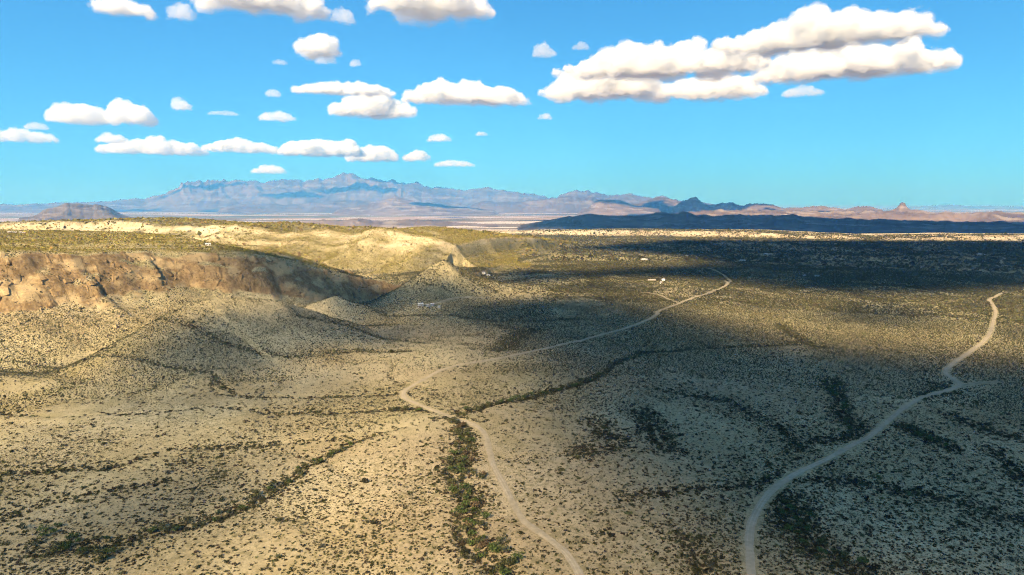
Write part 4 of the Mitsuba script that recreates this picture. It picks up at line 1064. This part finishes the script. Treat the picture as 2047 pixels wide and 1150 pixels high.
def house(name, label, cat, px, py, zg, w, d, h, kind, turn, wall_m, roof_m, group=None):
    """kind: gable, shed (sloping), dome, trailer; w along its front"""
    p = hit(px, py)[:2]
    key = number2(name)
    z = float(ground_z(*p))
    M = T().translate([float(p[0]), float(p[1]), z]).rotate([0, 0, 1], turn)
    def part(nm, mesh, m, smooth=False):
        k = key + '__' + nm; n = 1
        while k in scene: k = f'{key}__{nm}_{n:03d}'; n += 1
        scene[k] = mikit.ply(mesh, m, smooth=smooth, to_world=M)
    part('wall', bx(-w / 2, w / 2, -d / 2, d / 2, -1.0, h), wall_m)
    o = 0.35
    if kind == 'gable':
        rh = d * 0.22
        pts = [(-w / 2 - o, -d / 2 - o, h - 0.05), (w / 2 + o, -d / 2 - o, h - 0.05), (w / 2 + o, d / 2 + o, h - 0.05), (-w / 2 - o, d / 2 + o, h - 0.05), (-w / 2 - o, 0, h + rh), (w / 2 + o, 0, h + rh)]
        part('roof', trimesh.convex.convex_hull(np.array(pts)), roof_m)
    elif kind == 'shed':
        pts = [(sx * (w / 2 + o), sy * (d / 2 + o), h + 0.02 + (0.5 if sy > 0 else 0) + t) for sx in (-1, 1) for sy in (-1, 1) for t in (0, 0.18)]
        part('roof', trimesh.convex.convex_hull(np.array(pts)), roof_m)
    elif kind == 'dome':
        m = trimesh.creation.icosphere(subdivisions=3); m.apply_scale([w / 2 + 0.6, d / 2 + 0.6, 1.9]); m = trimesh.intersections.slice_mesh_plane(m, [0, 0, 1], [0, 0, 0], cap=False); m.apply_translation([0, 0, h])
        part('roof', m, roof_m, 40)
    else:
        part('roof', bx(-w / 2 - 0.1, w / 2 + 0.1, -d / 2 - 0.1, d / 2 + 0.1, h + 0.003, h + 0.16), roof_m)
    part('door', bx(w * 0.12, w * 0.12 + 0.95, -d / 2 - 0.06, -d / 2 + 0.02, 0, min(2.05, h - 0.2)), 'brown_door')
    for fx in (-0.32, -0.12, 0.32):
        part('window', bx(w * fx - 0.55, w * fx + 0.55, -d / 2 - 0.05, -d / 2 + 0.02, h * 0.42, h * 0.78), 'dark_glass')
    labels[key] = {'label': label, 'category': cat}
    if group: labels[key]['group'] = group


HOUSES = [
    ('shed', 'long white-roofed shed at the foot of the cone-shaped hill', 'shed', 841, 612, 2, 6, 3.5, 2.6, 'shed', 4, 'grey_metal', 'white_paint'),
    ('trailer_home', 'small white trailer right of the long shed at the foot of the cone-shaped hill', 'trailer', 855, 614, 2, 3.2, 2.2, 2.4, 'trailer', -6, 'white_paint', 'white_paint'),
    ('shed', 'pale roofed shed behind the white trailer at the foot of the cone-shaped hill', 'shed', 864, 612, 2, 4, 2.8, 2.4, 'shed', 10, 'grey_metal', 'white_paint'),
    ('trailer_home', 'white trailer standing apart, right of the sheds by the cone-shaped hill', 'trailer', 878, 616, 2, 3.2, 2.2, 2.4, 'trailer', 15, 'white_paint', 'white_paint'),
    ('shed', 'little white shed left in front of the long shed by the cone-shaped hill', 'shed', 837, 615.5, 2, 1.8, 1.8, 2.2, 'trailer', 0, 'white_paint', 'white_paint'),
    ('house', 'white house with a low domed roof in the sunlit strip of the middle plain', 'house', 1288, 520.5, 0, 15, 9, 2.2, 'dome', 0, 'white_paint', 'white_paint'),
    ('trailer_home', 'long pale trailer left of the white house, beyond the fork of the middle road', 'trailer', 1303, 562, 0, 12, 3.5, 2.7, 'trailer', 5, 'tan_wall', 'white_paint'),
    ('house', 'white house right of the long pale trailer beyond the fork of the middle road', 'house', 1326, 562, 0, 6.5, 5, 2.8, 'gable', 80, 'white_paint', 'white_paint'),
    ('shed', 'small white shed below the house beyond the fork of the middle road', 'shed', 1321, 566.5, 0, 2.6, 2.2, 2.2, 'trailer', 0, 'white_paint', 'white_paint'),
    ('house', 'grey-roofed house alone on the shaded plain right of the middle', 'house', 1484, 523.5, 0, 12, 7, 2.8, 'gable', 8, 'tan_wall', 'grey_metal'),
    ('shed', 'small grey shed left of the grey-roofed house on the shaded plain', 'shed', 1470, 524.5, 0, 3.6, 3, 2.3, 'trailer', 0, 'grey_metal', 'grey_metal'),
    ('house', 'leftmost white building of the farthest pair on the shaded plain', 'house', 1530, 510, 0, 8, 6, 2.8, 'gable', 20, 'white_paint', 'white_paint'),
    ('house', 'right white building of the farthest pair on the shaded plain', 'house', 1538, 510.5, 0, 9, 5, 2.6, 'gable', -10, 'tan_wall', 'white_paint'),
    ('shed', 'tiny pale shed near the track on the shaded plain left of the grey-roofed house', 'shed', 1373, 514, 0, 3.5, 3.5, 2.4, 'shed', 0, 'tan_wall', 'white_paint'),
    ('shed', 'grey shed on the shaded slope beyond the end of the middle road', 'shed', 1608, 553, 0, 4, 3, 2.3, 'shed', 0, 'grey_metal', 'grey_metal'),
    ('trailer_home', 'grey trailer right of the grey shed beyond the end of the middle road', 'trailer', 1633, 553, 0, 7, 3, 2.4, 'trailer', 0, 'grey_metal', 'grey_metal'),
    ('house', 'grey-roofed house on the shaded plain near the right edge', 'house', 1958, 510.5, 0, 10, 7, 2.8, 'gable', 12, 'tan_wall', 'grey_metal'),
    ('shed', 'small pale shed beside the grey-roofed house near the right edge', 'shed', 1968, 511, 0, 5, 4, 2.4, 'shed', 0, 'grey_metal', 'white_paint'),
    ('trailer_home', 'pale trailer on the shaded plain left below the house near the right edge', 'trailer', 1840, 537, 0, 7, 3, 2.4, 'trailer', 4, 'tan_wall', 'grey_metal'),
    ('trailer_home', 'left one of two pale trailers in the shade behind the cone-shaped hill', 'trailer', 965, 550, 0, 9, 3.2, 2.6, 'trailer', -12, 'white_paint', 'grey_metal'),
    ('trailer_home', 'right one of two pale trailers in the shade behind the cone-shaped hill', 'trailer', 976, 552, 0, 6, 3, 2.5, 'trailer', -25, 'white_paint', 'grey_metal'),
    ('house', 'white-roofed house below the slopes of the sunlit ridge', 'house', 416, 491, 40, 6, 4, 2.2, 'gable', 25, 'white_paint', 'white_paint'),
]
for args in HOUSES: house(*args)
for k, px in enumerate((18, 24, 31, 41, 48)):
    house('building', ('leftmost', 'second from left', 'middle', 'fourth', 'rightmost')[k] + ' of the tiny pale buildings in a row on the mesa top', 'building', px, 466.5 + 0.15 * k, 80, 3.4, 2.6, 1.9, 'gable', 10 * k, 'tan_wall', 'white_paint', 'row of tiny buildings on the mesa top')

# ------------------------------------------------------------------ haze
scene['haze'] = {'type': 'cube', 'to_world': T().translate([0, 0, (HAZE_TOP + HAZE_BOTTOM) / 2]).scale([HAZE_R, HAZE_R, (HAZE_TOP - HAZE_BOTTOM) / 2]),
                 'bsdf': {'type': 'null'}, 'interior': {'type': 'ref', 'id': 'haze_air'}}
labels['haze'] = {'label': 'thin blue desert haze filling the air out to the mountains', 'category': 'haze', 'kind': 'stuff'}
print('lowest', GZ.min(), 'tris land', len(ALLF), {k: len(meshkit.WRITTEN[v['filename']][1]) for k, v in scene.items() if v.get('type') == 'ply' and len(meshkit.WRITTEN[v['filename']][1]) > 15000})
print('total', sum(len(meshkit.WRITTEN[v['filename']][1]) for v in scene.values() if v.get('type') == 'ply'))
